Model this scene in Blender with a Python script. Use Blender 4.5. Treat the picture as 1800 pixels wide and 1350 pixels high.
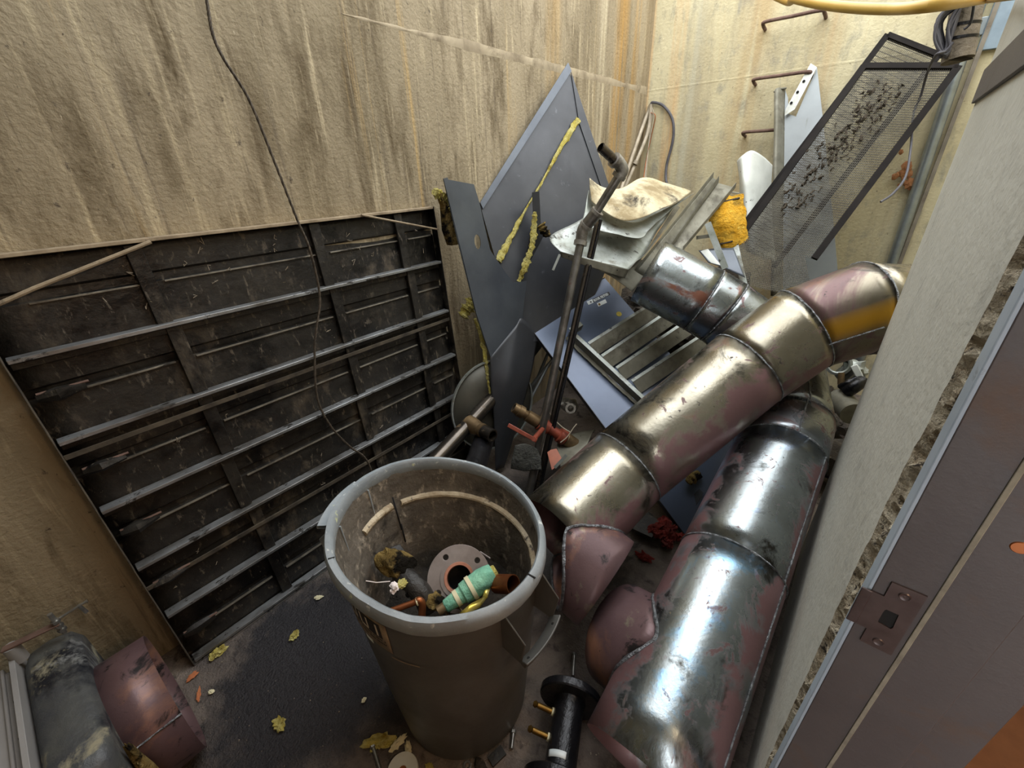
import bpy, bmesh, math, random
from mathutils import Vector, Matrix, noise
random.seed(11)
for o in list(bpy.data.objects): bpy.data.objects.remove(o)
S = bpy.context.scene
COL = S.collection
PI = math.pi

# ------------------------------------------------------------------ camera
FPX = 738.3
YAW, PITCH, ROLL = (math.radians(a) for a in (40.13, 26.98, -2.206))
CAM = Vector((0.0, 0.0, 1.65))
_f = Vector((-math.sin(YAW)*math.cos(PITCH), math.cos(YAW)*math.cos(PITCH), -math.sin(PITCH)))
_r = Vector((math.cos(YAW), math.sin(YAW), 0)); _u = _r.cross(_f)
CR = _r*math.cos(ROLL) + _u*math.sin(ROLL); CU = -_r*math.sin(ROLL) + _u*math.cos(ROLL); CF = _f
cd = bpy.data.cameras.new('camera'); cam = bpy.data.objects.new('camera', cd); COL.objects.link(cam)
cd.sensor_width = 36; cd.lens = FPX*36/1800; cd.clip_start = 0.02; cd.clip_end = 100
m = Matrix((CR, CU, -CF)).transposed().to_4x4(); m.translation = CAM
cam.matrix_world = m
S.camera = cam

# ------------------------------------------------------------------ world, light, exposure
S.view_settings.view_transform = 'Standard'
S.view_settings.look = 'None'
S.view_settings.gamma = 1
S.view_settings.use_curve_mapping = False
S.view_settings.exposure = 0.0
w = bpy.data.worlds.new('overcast_sky'); S.world = w; w.use_nodes = True
bg = w.node_tree.nodes['Background']; bg.inputs[0].default_value = (0.96, 0.98, 1.0, 1); bg.inputs[1].default_value = 5.6
# the open top of the pit, as a portal for the overcast sky
pl = bpy.data.lights.new('open_top', 'AREA'); pl.shape = 'RECTANGLE'; pl.size = 2.9; pl.size_y = 3.55
pl.cycles.is_portal = True
po = bpy.data.objects.new('open_top', pl); COL.objects.link(po); po.location = (-0.28, 2.12, 3.4)
# warm bulkhead lamp of the corridor outside the doorway
cl = bpy.data.lights.new('corridor_lamp', 'POINT'); cl.energy = 26; cl.color = (1.0, 0.72, 0.45); cl.shadow_soft_size = 0.12
co = bpy.data.objects.new('corridor_lamp', cl); COL.objects.link(co); co.location = (1.0, 0.4, 2.2)

# ------------------------------------------------------------------ where pixels land on real surfaces
def ray(px, py): return (CF + CR*((px-900)/FPX) - CU*((py-675)/FPX))
def at(px, py, x=None, y=None, z=None, d=None):
    q = ray(px, py)
    if x is not None: t = (x-CAM.x)/q.x
    elif y is not None: t = (y-CAM.y)/q.y
    elif z is not None: t = (z-CAM.z)/q.z
    else: t = d/q.length
    return CAM + q*t
def onpl(px, py, P, n):
    q = ray(px, py); return CAM + q*((P-CAM).dot(n)/q.dot(n))
def V(*a): return Vector(a)

# ------------------------------------------------------------------ materials
MATS = {}
def rgba(c): return (c[0], c[1], c[2], 1)
def hx(s):
    s = s.lstrip('#'); v = [int(s[i:i+2], 16)/255 for i in (0, 2, 4)]
    return tuple((x/12.92 if x <= .04045 else ((x+.055)/1.055)**2.4) for x in v)
def mat(name, c1, c2=None, scale=5.0, rough=.6, metal=0.0, stretch=(1, 1, 1), detail=8, lo=.35, hi=.65, patches=(), bump=(), rvar=0.0, spec=.5, coat=0):
    """patches: (colour, scale, lo, hi, stretch, rough, metal[, detail, distortion]) ; bump: (scale, strength, stretch)"""
    if name in MATS: return MATS[name]
    M = bpy.data.materials.new(name); M.use_nodes = True; T = M.node_tree; N = T.nodes; L = T.links
    P = N['Principled BSDF']; tc = N.new('ShaderNodeTexCoord')
    def mp(st, off=(0, 0, 0)):
        g = N.new('ShaderNodeMapping'); g.inputs['Scale'].default_value = st; g.inputs['Location'].default_value = off
        L.new(tc.outputs['Object'], g.inputs[0]); return g.outputs[0]
    def nz(sc, st, det=8, dist=0.0, off=(0, 0, 0), ro=.6):
        n = N.new('ShaderNodeTexNoise'); n.inputs['Scale'].default_value = sc; n.inputs['Detail'].default_value = det
        n.inputs['Roughness'].default_value = ro; n.inputs['Distortion'].default_value = dist
        L.new(mp(st, off), n.inputs['Vector']); return n.outputs['Fac']
    def ramp(src, a, b):
        r = N.new('ShaderNodeMapRange'); r.inputs[1].default_value = a; r.inputs[2].default_value = b; r.clamp = True
        L.new(src, r.inputs[0]); return r.outputs[0]
    def mixc(f, a, b):
        x = N.new('ShaderNodeMix'); x.data_type = 'RGBA'
        L.new(f, x.inputs[0])
        for s, v in ((6, a), (7, b)):
            if isinstance(v, tuple): x.inputs[s].default_value = rgba(v)
            else: L.new(v, x.inputs[s])
        return x.outputs[2]
    def mixf(f, a, b):
        x = N.new('ShaderNodeMix'); L.new(f, x.inputs[0])
        for s, v in ((2, a), (3, b)):
            if isinstance(v, (int, float)): x.inputs[s].default_value = v
            else: L.new(v, x.inputs[s])
        return x.outputs[0]
    col = rgba(c1); R = rough; K = metal
    if c2: col = mixc(ramp(nz(scale, stretch, detail), lo, hi), c1, c2)
    if rvar: R = mixf(ramp(nz(scale*2.3, stretch, 6, 0, (3, 1, 7)), .3, .7), max(.05, rough-rvar), min(1, rough+rvar))
    for i, p in enumerate(patches):
        pc, sc, a, b, st, pr, pm = p[:7]
        det = p[7] if len(p) > 7 else 9; dist = p[8] if len(p) > 8 else .3
        f = ramp(nz(sc, st, det, dist, (i*3.7+1, i*5.1, i*2.3), .68), a, b)
        col = mixc(f, col if not isinstance(col, tuple) else col[:3], pc)
        R = mixf(f, R, pr); K = mixf(f, K, pm)
    for v, k in ((col, 'Base Color'), (R, 'Roughness'), (K, 'Metallic')):
        if isinstance(v, (tuple, int, float)): P.inputs[k].default_value = v
        else: L.new(v, P.inputs[k])
    P.inputs['Specular IOR Level'].default_value = spec
    if coat: P.inputs['Coat Weight'].default_value = coat; P.inputs['Coat Roughness'].default_value = .25
    h = None
    for sc, stg, st in bump:
        b = N.new('ShaderNodeBump'); b.inputs['Strength'].default_value = stg; b.inputs['Distance'].default_value = .02
        L.new(nz(sc, st, 6, 0, (9, 9, 9)), b.inputs['Height'])
        if h: L.new(h, b.inputs['Normal'])
        h = b.outputs[0]
    if h: L.new(h, P.inputs['Normal'])
    MATS[name] = M; return M

O1 = (1, 1, 1)
m_wleft = mat('board_marked_concrete', hx('86795f'), hx('a5977c'), 2.2, .85, stretch=(1, 1.6, .35),
    patches=((hx('65573f'), 3.5, .50, .66, (1, 2.0, .5), .9, 0, 14), (hx('bdae8e'), 7, .55, .68, (1, 3.2, .22), .85, 0), (hx('51473b'), 26, .62, .70, (1, 1.3, 1), .9, 0),
             (hx('5c5144'), 5, .58, .74, (1, 5, .22), .9, 0), (hx('b79b68'), 1.6, .62, .72, (1, 4, .08), .85, 0), (hx('cbbfa4'), 60, .66, .72, (1, 2, .6), .9, 0)),
    bump=((10, .25, (1, 1, .5)), (60, .35, O1)))
m_wback = mat('cream_stained_concrete', hx('b8ac88'), hx('cdc4a2'), 1.8, .85, stretch=(1.4, 1, .5),
    patches=((hx('a1957a'), 2.6, .50, .75, (2.6, 1, .28), .85, 0), (hx('c0a980'), 2.4, .58, .76, (3.5, 1, .12), .85, 0), (hx('938f80'), 9, .52, .74, (1.5, 1, .6), .85, 0), (hx('6d6454'), 34, .64, .70, O1, .9, 0)),
    bump=((8, .3, O1), (50, .25, O1)))
m_wright = mat('smooth_grey_concrete', hx('b0afa4'), hx('bcbbb0'), 5, .75, stretch=(1, .3, .6),
    patches=((hx('93928a'), 9, .55, .80, (1, .6, .5), .8, 0), (hx('d0cfc6'), 30, .66, .72, (1, 1, .3), .8, 0), (hx('5f5c54'), 50, .70, .74, O1, .8, 0)), bump=((40, .2, O1), (8, .1, O1)))
m_joint = mat('formwork_joint_skin', hx('94866e'), hx('b3a58a'), 4, .85, stretch=(1, 1.5, 1), patches=((hx('7d705a'), 9, .50, .66, O1, .9, 0),))
m_floor = mat('stained_concrete_floor', hx('80746a'), hx('625850'), 2.4, .75,
    patches=((hx('463c36'), 3, .50, .66, O1, .7, 0, 14), (hx('948878'), 7, .58, .75, O1, .85, 0), (hx('b0a492'), 70, .64, .69, O1, .9, 0), (hx('3a322d'), 14, .55, .66, O1, .7, 0, 14)),
    bump=((30, .5, O1), (120, .4, O1)))
m_agg = mat('broken_aggregate', hx('eadfc6'), hx('a8967a'), 34, .95, patches=((hx('3f362d'), 55, .56, .64, O1, 1, 0), (hx('e2dac2'), 42, .60, .68, O1, .9, 0), (hx('a2603a'), 14, .68, .72, O1, .9, 0)), bump=((60, 1, O1), (160, .8, O1)))
m_frame = mat('mauve_painted_frame', hx('4b4544'), hx('413b3b'), 4, .55, patches=((hx('553f2e'), 4, .57, .74, O1, .7, 0, 12), (hx('332c2e'), 40, .70, .74, O1, .6, 0)), bump=((90, .08, O1),))
m_frame_edge = mat('grey_blue_frame_edge', hx('a2adb8'), hx('929da8'), 6, .45, patches=((hx('6f7478'), 30, .62, .7, O1, .5, 0),))
m_putty = mat('frame_line', hx('86806f'), hx('6b6558'), 30, .8)
m_strike = mat('brown_strike_metal', hx('554b4a'), hx('433837'), 20, .36, .5, patches=((hx('6a4a30'), 12, .6, .75, O1, .7, .1),))
m_dark = mat('dark_void', hx('0b0a0a'), None, rough=.9)
m_orange = mat('orange_corridor_boards', hx('8d5f3c'), hx('7a4f30'), 6, .7, patches=((hx('2a1a10'), 36, .66, .7, (1, 2.5, 1), .8, 0),))
MV = hx('66524f'); MV2 = hx('67504f'); MV3 = hx('7a5c5c')
DP = ((MV2, 2.6, .47, .56, O1, .40, .5, 14, .8), (hx('33312d'), 5, .56, .66, O1, .38, .8, 14, .9), (hx('7d5644'), 3.3, .58, .70, O1, .45, .45, 12, .6), (MV2, 14, .60, .64, O1, .42, .3, 12, .6), (hx('3a3330'), 40, .64, .68, O1, .5, .4), (hx('a08a5a'), 9, .69, .73, O1, .45, .6))
m_duct = mat('rusty_primed_duct_steel', hx('aba492'), hx('857e6e'), 3, .29, 1.0, patches=DP, rvar=.07, bump=((7, .05, O1), (90, .05, O1)))
m_duct_b = mat('blue_grey_duct_steel', hx('adb7be'), hx('7d8184'), 2, .28, 1.0, patches=((MV2, 1.9, .53, .60, O1, .42, .4, 12, .7), (hx('383630'), 4.5, .54, .66, O1, .4, .8, 14, .9), (hx('7a4f3e'), 3.4, .58, .66, O1, .5, .35, 14, .9), (MV2, 15, .58, .63, O1, .42, .3, 12, .6), (hx('3a3330'), 40, .64, .68, O1, .5, .4), (hx('a98f50'), 9, .68, .73, O1, .45, .6)), rvar=.07, bump=((7, .05, O1), (90, .05, O1)))
m_duct0 = mat('khaki_mill_steel', hx('aaa596'), hx('857f70'), 3, .29, 1.0, patches=DP[1:], rvar=.07, bump=((7, .05, O1), (90, .05, O1)))
m_duct_b0 = mat('blue_mill_steel', hx('adb7bb'), hx('7f8484'), 2, .28, 1.0, patches=((hx('383630'), 4.5, .56, .66, O1, .4, .8, 14, .9), (hx('7a4f3e'), 3.4, .59, .66, O1, .5, .35, 14, .9), (MV2, 15, .58, .63, O1, .42, .3, 12, .6), (hx('3a3330'), 40, .64, .68, O1, .5, .4), (hx('a98f50'), 9, .68, .73, O1, .45, .6)), rvar=.07, bump=((7, .05, O1), (90, .05, O1)))
m_duct_gold = mat('gold_reflection_duct_steel', hx('8d8778'), hx('6d6658'), 3, .32, 1.0, patches=DP, rvar=.06, bump=((7, .05, O1),))  # steel of the elbow section that carries the painted gold reflection
m_primer = mat('mauve_primer', hx('6b5455'), hx('584244'), 4, .42, .35, patches=((hx('96694f'), 3, .55, .72, O1, .45, .2), (hx('2f2b2b'), 7, .57, .63, O1, .45, .6, 14, .9), (hx('8f8d76'), 5, .60, .70, O1, .38, .7), (hx('3a3330'), 45, .65, .69, O1, .5, .3)), bump=((9, .05, O1), (90, .05, O1)))
m_weld = mat('weld_bead', hx('a8acb0'), hx('5a5a5c'), 60, .35, .9, bump=((140, .6, O1),))
m_black = mat('sooty_black_steel', hx('1f1d1b'), hx('312e29'), 6, .5, .3, patches=((hx('4d4437'), 7, .54, .66, (1, 1, .6), .8, 0, 14), (hx('0f0e0e'), 4, .5, .62, O1, .35, .3), (hx('585044'), 22, .58, .66, (1, 2, .8), .85, 0), (hx('857a66'), 60, .67, .71, O1, .9, 0)), bump=((25, .25, O1),), rvar=.12)
m_dusttop = mat('dust_covered_edge', hx('a3937a'), hx('7d6e58'), 16, .9, patches=((hx('4a4035'), 9, .6, .7, O1, .9, 0),))
m_lip = mat('dull_worn_lip', hx('8a8477'), hx('5d574d'), 14, .55, .4, patches=((hx('2a2621'), 20, .56, .64, (1, .5, 1), .7, .1),))
m_rail = mat('worn_rail_steel', hx('a9adb0'), hx('6a6762'), 12, .4, .7, stretch=(1, .4, 1), patches=((hx('2b2824'), 26, .56, .62, (1, .5, 1), .6, .2),))
m_dustyrail = mat('dusty_rail', hx('5d5446'), hx('37312a'), 14, .85, .1, patches=((hx('2a2621'), 9, .58, .7, O1, .8, 0),))
m_blue = mat('blue_grey_painted_sheet', hx('5c6269'), hx('494e56'), 3, .36, .35, patches=((hx('7d8794'), 22, .68, .75, (1, .3, 1), .4, .3),), bump=((6, .03, O1),), rvar=.08)
m_cab = mat('glossy_blue_cabinet_paint', hx('5f6b80'), hx('556075'), 3, .3, .3, patches=((hx('b9c2cc'), 40, .71, .74, O1, .3, .3),), coat=.3)
m_slate = mat('slate_painted_sheet', hx('424448'), hx('323438'), 2.5, .42, .25, patches=((hx('6d7278'), 16, .64, .8, (.4, 1, 1), .4, .3), (hx('33353a'), 5, .55, .75, O1, .5, .2)), bump=((4, .05, O1),), rvar=.08)
m_galv = mat('dull_galvanised_sheet', hx('a9aeab'), hx('868b82'), 9, .46, .55, patches=((hx('6f6c60'), 7, .53, .66, O1, .7, .1), (hx('35322c'), 20, .60, .66, O1, .8, 0, 12), (hx('c9cdca'), 30, .64, .7, O1, .5, .4)), bump=((10, .08, O1),))
m_chf = mat('flat_grey_channel_face', hx('9aa0a2'), hx('868b8c'), 2, .5, .4, patches=((hx('6d6a60'), 6, .6, .75, (2, 1, .4), .7, .1),))
m_galvd = mat('dirty_galvanised_sheet', hx('8c8a7c'), hx('6d6a5c'), 7, .6, .4, patches=((hx('4d483c'), 6, .5, .68, O1, .8, 0), (hx('2e2b26'), 20, .64, .7, O1, .8, 0)), bump=((14, .1, O1),))
m_cream = mat('cream_face_of_sheet', hx('d2cbb0'), hx('bcae8b'), 5, .8, patches=((hx('8d7d5c'), 3, .50, .62, O1, .85, 0, 14), (hx('3b342a'), 7, .56, .68, O1, .9, 0, 15)), bump=((20, .1, O1),))
m_white = mat('off_white_sheet', hx('d3d6cf'), hx('b9bdb6'), 5, .5, .1, patches=((hx('35332e'), 14, .655, .69, O1, .8, 0), (hx('9a988c'), 6, .58, .75, O1, .6, 0)))
m_wool = mat('yellow_mineral_wool', hx('cfbd58'), hx('e3da92'), 26, 1, patches=((hx('8f7628'), 12, .56, .7, O1, 1, 0), (hx('f1ea9c'), 60, .6, .7, O1, 1, 0)), bump=((60, 1, O1), (160, .8, O1)), spec=.1)
m_wool_o = mat('amber_mineral_wool', hx('d29a2a'), hx('dcae45'), 16, 1, patches=((hx('6a5a30'), 7, .52, .66, O1, 1, 0), (hx('f3d46a'), 50, .6, .7, O1, 1, 0)), bump=((50, 1, O1),), spec=.1)
m_wool_d = mat('scorched_mineral_wool', hx('6f5c34'), hx('a9915a'), 18, 1, patches=((hx('1d1a15'), 8, .48, .56, O1, .9, 0),), bump=((40, 1, O1), (120, .8, O1)), spec=.1)
m_pipe = mat('dark_steel_pipe', hx('8a8884'), hx('686560'), 14, .36, .85, patches=((hx('6b4434'), 12, .62, .7, O1, .6, .2), (hx('8d8b86'), 30, .62, .7, O1, .4, .8)), bump=((60, .1, O1),))
m_fit = mat('galvanised_fitting', hx('a09d96'), hx('77736b'), 22, .45, .7, patches=((hx('4c3f33'), 10, .55, .7, O1, .7, .1),))
m_blackpipe = mat('black_steel_pipe', hx('4a4540'), hx('5f5850'), 9, .25, .85, patches=((hx('6a5436'), 9, .58, .7, O1, .7, .1),))
m_gloss = mat('glossy_black_cast', hx('17171a'), hx('242427'), 12, .24, .4, patches=((hx('8d8d8a'), 30, .70, .73, O1, .5, .2),), bump=((50, .25, O1),))
m_brass = mat('aged_brass', hx('8c6d33'), hx('6b5228'), 30, .4, .85)
m_bronze = mat('dull_bronze', hx('8a7455'), hx('6b583f'), 20, .45, .7)
m_copper = mat('copper', hx('9a5f3a'), hx('7a4428'), 20, .42, .8)
m_red = mat('red_painted_valve', hx('934632'), hx('6f3526'), 18, .5, .1, patches=((hx('4a2a20'), 22, .6, .68, O1, .6, .1),))
m_orp = mat('orange_plastic', hx('a8562f'), hx('8a4424'), 9, .5)
m_rag = mat('red_rag', hx('8c2a20'), hx('551914'), 16, .85, bump=((40, .6, O1),))
m_felt = mat('grey_felt', hx('55554f'), hx('3f3f3b'), 24, .95, bump=((60, .8, O1),))
m_bin = mat('grey_bin_plastic', hx('5a5a57'), hx('484743'), 4, .42, patches=((hx('3b3835'), 3, .5, .75, (1, 1, .5), .5, 0), (hx('7c746a'), 30, .69, .74, (1, 1, 2), .6, 0)), bump=((30, .05, O1),))
m_binrim = mat('pale_bin_rim_plastic', hx('959da2'), hx('7d858a'), 8, .45, patches=((hx('c9cf9a'), 22, .64, .69, O1, .7, 0), (hx('c9cdcb'), 34, .60, .68, O1, .5, 0)), bump=((40, .1, O1),))
m_binin = mat('grimy_bin_inside', hx('6f685e'), hx('524c44'), 12, .75, patches=((hx('a19787'), 26, .54, .64, (1, 1, .6), .8, 0), (hx('26221e'), 9, .55, .68, O1, .8, 0), (hx('6a3a34'), 3.4, .62, .74, O1, .8, 0), (hx('8a7f3c'), 5, .66, .76, (1, 1, .4), .8, 0)), bump=((50, .3, O1),))
m_binring = mat('scuffed_inner_ring', hx('d2c6ac'), hx('a8977c'), 20, .85, patches=((hx('6a3f38'), 6, .54, .66, O1, .8, 0, 14), (hx('5c544a'), 24, .58, .64, O1, .8, 0)), bump=((60, .4, O1),))
m_plate = mat('mottled_flange_steel', hx('8d8480'), hx('7a706c'), 18, .5, .5)
m_rustring = mat('salmon_gasket_face', hx('b07a64'), hx('96604c'), 24, .6, .2)
m_green = mat('verdigris_copper', hx('5fa088'), hx('86bda0'), 14, .7, .1, patches=((hx('3f6f5e'), 10, .55, .68, O1, .7, 0), (hx('c9b98a'), 14, .64, .72, O1, .8, 0)), bump=((40, .5, O1),))
m_tape = mat('cream_tape', hx('d3cba8'), None, rough=.7)
m_foil = mat('yellow_foil_wrapper', hx('d0b02c'), hx('e8d98c'), 30, .25, .5, patches=((hx('6d5a2a'), 16, .6, .66, O1, .5, .2),))
m_paper = mat('white_crumpled_paper', hx('ece6e2'), hx('d9c9c6'), 20, .8, patches=((hx('8a3f4a'), 18, .66, .7, O1, .8, 0),))
m_bag = mat('black_wrapping', hx('1a1816'), hx('2c2824'), 12, .5, bump=((30, .4, O1),))
m_fill = mat('dark_debris', hx('2b2621'), hx('4a4238'), 18, .9, patches=((hx('7d7360'), 40, .62, .68, O1, .9, 0),), bump=((50, 1, O1),))
m_cable = mat('yellow_cable', hx('dcb860'), hx('cfa548'), 6, .45)
m_wire = mat('wire_rope_steel', hx('5e554a'), hx('443d35'), 60, .6, .5)
m_grey_cable = mat('grey_cable', hx('5b5a60'), hx('48474c'), 12, .6)
m_lag = mat('brown_pipe_lagging', hx('5f5648'), hx('7a6f5e'), 18, .85, patches=((hx('3a332a'), 9, .55, .68, O1, .9, 0),), bump=((40, .6, O1),))
m_white_cable = mat('dirty_white_conduit', hx('b7ac98'), hx('968b78'), 16, .55, .2)
m_conduit = mat('zinc_conduit', hx('aab4ba'), hx('8f979b'), 8, .35, .8, patches=((hx('6a6254'), 10, .6, .72, O1, .7, .1),))
m_bplate = mat('pale_blue_plate', hx('8fa0ad'), hx('7b8b97'), 7, .5, .2, patches=((hx('4c4a48'), 8, .62, .7, O1, .7, 0),))
m_strip = mat('dirty_grey_strip', hx('8a8274'), hx('6e665a'), 10, .8, patches=((hx('5a4c3e'), 6, .55, .7, O1, .9, 0),))
m_lid = mat('dark_grey_lid', hx('4c4a42'), hx('5a574d'), 5, .45, .3)
m_rust = mat('rusty_rung', hx('7a6257'), hx('5c463c'), 16, .75, .3)
m_mesh = mat('dark_mesh_frame', hx('171413'), hx('221e1c'), 10, .8, 0, spec=.15)
m_wirem = mat('mesh_wire', hx('3a362f'), hx('5a564a'), 8, .6, .4)
m_clog = mat('lint_on_mesh', hx('4a433a'), hx('35302a'), 30, 1, spec=.1)
m_bolt = mat('zinc_bolt', hx('a8a8a4'), hx('7d7b76'), 30, .35, .8)
m_grey_duct = mat('pale_grey_casing', hx('9a9896'), hx('8a8886'), 4, .6, .1, patches=((hx('6f6b66'), 9, .62, .72, O1, .7, 0),))
m_lagging = mat('tarred_damper_body', hx('3f4146'), hx('5a5b57'), 7, .5, .2, patches=((hx('202228'), 5, .5, .6, O1, .4, .2), (hx('8a846e'), 9, .55, .64, O1, .9, 0, 14), (hx('9a9c9a'), 3, .60, .7, (2, 2, .5), .4, .3)), bump=((20, .3, O1),))
m_sticker = mat('tan_sticker', hx('9c8d76'), hx('7d6c54'), 30, .6)
m_inkb = mat('dark_print', hx('1c1512'), None, rough=.6)
m_inkw = mat('light_print', hx('c9bfae'), None, rough=.6)
m_lab = mat('white_label', hx('dfe6e8'), hx('cfd8da'), 20, .5)
m_labb = mat('black_label', hx('0e0f12'), None, rough=.5)
m_yb = mat('yellow_sticker', hx('d8c84a'), hx('b9a53c'), 40, .6)
m_chip = mat('pale_grit', hx('a89c88'), hx('7d7264'), 40, .9)
m_och = mat('orange_flake', hx('b06a42'), None, rough=.8)
m_leaf = mat('dry_leaf', hx('a8764a'), hx('7a4c2c'), 30, .85)

# ------------------------------------------------------------------ builders
def tag(o, label=None, cat=None, group=None, kind=None):
    if label: o['label'] = label
    if cat: o['category'] = cat
    if group: o['group'] = group
    if kind: o['kind'] = kind
    return o
def thing(name, label, cat, loc, group=None):
    o = bpy.data.objects.new(name, None); COL.objects.link(o); o.location = loc; o.empty_display_size = .05
    return tag(o, label, cat, group)
def basis(d):
    d = d.normalized(); a = Vector((0, 0, 1)) if abs(d.z) < .9 else Vector((1, 0, 0))
    u = d.cross(a).normalized(); return u, d.cross(u)
class MB:
    def __init__(s): s.v = []; s.f = []; s.sm = []
    def add(s, vs, fs, smooth=False):
        o = len(s.v); s.v += [Vector(p) for p in vs]; s.f += [[i+o for i in f] for f in fs]; s.sm += [smooth]*len(fs); return s
    def hexa(s, c, hx_, hy_, hz_):
        c = Vector(c); P = [c + hx_*a + hy_*b + hz_*e for a in (-1, 1) for b in (-1, 1) for e in (-1, 1)]
        F = [(0, 1, 3, 2), (4, 6, 7, 5), (0, 4, 5, 1), (2, 3, 7, 6), (0, 2, 6, 4), (1, 5, 7, 3)]
        if hx_.cross(hy_).dot(hz_) < 0: F = [f[::-1] for f in F]
        return s.add(P, F)
    def box(s, lo, hi):
        lo = Vector(lo); hi = Vector(hi); h = (hi-lo)/2
        return s.hexa((lo+hi)/2, V(h.x, 0, 0), V(0, h.y, 0), V(0, 0, h.z))
    def bar(s, a, b, w, t, up=Vector((0, 0, 1))):
        """box from a to b, width w (sideways), thickness t (along up)"""
        a = Vector(a); b = Vector(b); d = b-a; u = d.normalized(); k = (up - u*up.dot(u)).normalized(); sd = u.cross(k)
        return s.hexa((a+b)/2, d/2, sd*(w/2), k*(t/2))
    def tube(s, pts, r, n=10, cap=True, closed=False, wob=0):
        pts = [Vector(p) for p in pts]; k = len(pts)
        rr = r if isinstance(r, (list, tuple)) else [r]*k
        dirs = []
        for i in range(k):
            a = pts[i-1] if (i or closed) else pts[0]; b = pts[(i+1) % k] if (i < k-1 or closed) else pts[-1]
            dirs.append((b-a).normalized() if (b-a).length > 1e-9 else Vector((0, 0, 1)))
        u, _ = basis(dirs[0]); vs = []
        for i in range(k):
            d = dirs[i]; u = (u - d*u.dot(d)).normalized(); w_ = d.cross(u)
            for j in range(n):
                a = 2*PI*j/n; q = rr[i]*(1+wob*random.uniform(-1, 1)); vs.append(pts[i] + u*math.cos(a)*q + w_*math.sin(a)*q)
        fs = []
        for i in range(k if closed else k-1):
            for j in range(n):
                i2 = (i+1) % k; fs.append((i*n+j, i*n+(j+1) % n, i2*n+(j+1) % n, i2*n+j))
        if cap and not closed: fs += [tuple(range(n))[::-1], tuple((k-1)*n+j for j in range(n))]
        return s.add(vs, fs, True)
    def lathe(s, prof, n=48, c=(0, 0, 0), axis=Vector((0, 0, 1)), close=False):
        """prof: list of (radius, height) about axis through c"""
        c = Vector(c); ax = axis.normalized(); u, w_ = basis(ax); vs = []
        for r, h in prof:
            for j in range(n):
                a = 2*PI*j/n; vs.append(c + ax*h + (u*math.cos(a) + w_*math.sin(a))*max(r, 1e-5))
        fs = []; k = len(prof)
        for i in range(k if close else k-1):
            for j in range(n):
                i2 = (i+1) % k
                fs.append((i*n+j, i*n+(j+1) % n, i2*n+(j+1) % n, i2*n+j))
        return s.add(vs, fs, True)
    def cyl(s, a, b, r, n=24, r2=None):
        a = Vector(a); b = Vector(b); L_ = (b-a).length
        return s.lathe([(0, 0), (r, 0), (r2 or r, L_), (0, L_)], n, a, b-a)
    def prism(s, poly, ext):
        """planar polygon of 3D points extruded by vector ext"""
        n = len(poly); P = [Vector(p) for p in poly]; ext = Vector(ext)
        s.add(P + [p+ext for p in P], [tuple(range(n))[::-1], tuple(range(n, 2*n))] + [(i, (i+1) % n, (i+1) % n + n, i+n) for i in range(n)])
        return s
    def build(s, name, material, parent=None, bevel=0, solid=0, sharp=35, offset=0, kind=None):
        me = bpy.data.meshes.new(name)
        org = Vector((0, 0, 0)); pp = parent
        while pp: org = org + pp.location; pp = pp.parent
        base = org
        if not parent:
            c = sum(s.v, Vector())/len(s.v); zmin = min(v.z for v in s.v); base = Vector((c.x, c.y, zmin))
        me.from_pydata([v-base for v in s.v], [], s.f); me.update()
        bm = bmesh.new(); bm.from_mesh(me); bmesh.ops.remove_doubles(bm, verts=bm.verts, dist=1e-6)
        bmesh.ops.recalc_face_normals(bm, faces=bm.faces); bm.to_mesh(me); bm.free()
        for p in me.polygons: p.use_smooth = True
        me.set_sharp_from_angle(angle=math.radians(sharp))
        me.materials.append(material)
        o = bpy.data.objects.new(name, me); COL.objects.link(o)
        if parent: o.parent = parent
        else: o.location = base
        if solid:
            q = o.modifiers.new('s', 'SOLIDIFY'); q.thickness = solid; q.offset = offset
        if bevel:
            q = o.modifiers.new('b', 'BEVEL'); q.width = bevel; q.segments = 2; q.limit_method = 'ANGLE'
        if kind: o['kind'] = kind
        return o
def nzv(p, sc, amp, seed=0):
    q = Vector(p)*sc + Vector((seed*1.7, seed*.9, seed*2.3)); return noise.noise_vector(q)*amp
def crs(P, t):
    """Catmull-Rom through points, t in 0..len-1"""
    n = len(P); i = min(int(t), n-2); f = t-i
    p0 = P[max(i-1, 0)]; p1 = P[i]; p2 = P[i+1]; p3 = P[min(i+2, n-1)]
    return ((p1*2) + (p2-p0)*f + (p0*2-p1*5+p2*4-p3)*f*f + (p1*3-p0-p2*3+p3)*f**3)*.5
def smooth_path(P, k=6):
    P = [Vector(p) for p in P]; n = (len(P)-1)*k
    return [crs(P, i/k) for i in range(n)] + [P[-1]]
def sheet(rows, sub=6, amp=.002, sc=8, linear=False, seed=1):
    """a bent sheet through a grid of control points"""
    g = [[Vector(p) for p in r] for r in rows]; mb = MB(); nu = (len(g[0])-1)*sub; nv = (len(g)-1)*sub
    def lin(P, t):
        i = min(int(t), len(P)-2); return P[i].lerp(P[i+1], t-i)
    fn = lin if linear else crs
    vs = []
    for j in range(nv+1):
        col = [fn([g[r][c] for r in range(len(g))], j/sub) for c in range(len(g[0]))]
        for i in range(nu+1):
            p = fn(col, i/sub); vs.append(p + nzv(p, sc, amp, seed))
    fs = [(j*(nu+1)+i, j*(nu+1)+i+1, (j+1)*(nu+1)+i+1, (j+1)*(nu+1)+i) for j in range(nv) for i in range(nu)]
    return mb.add(vs, fs, True)
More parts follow.
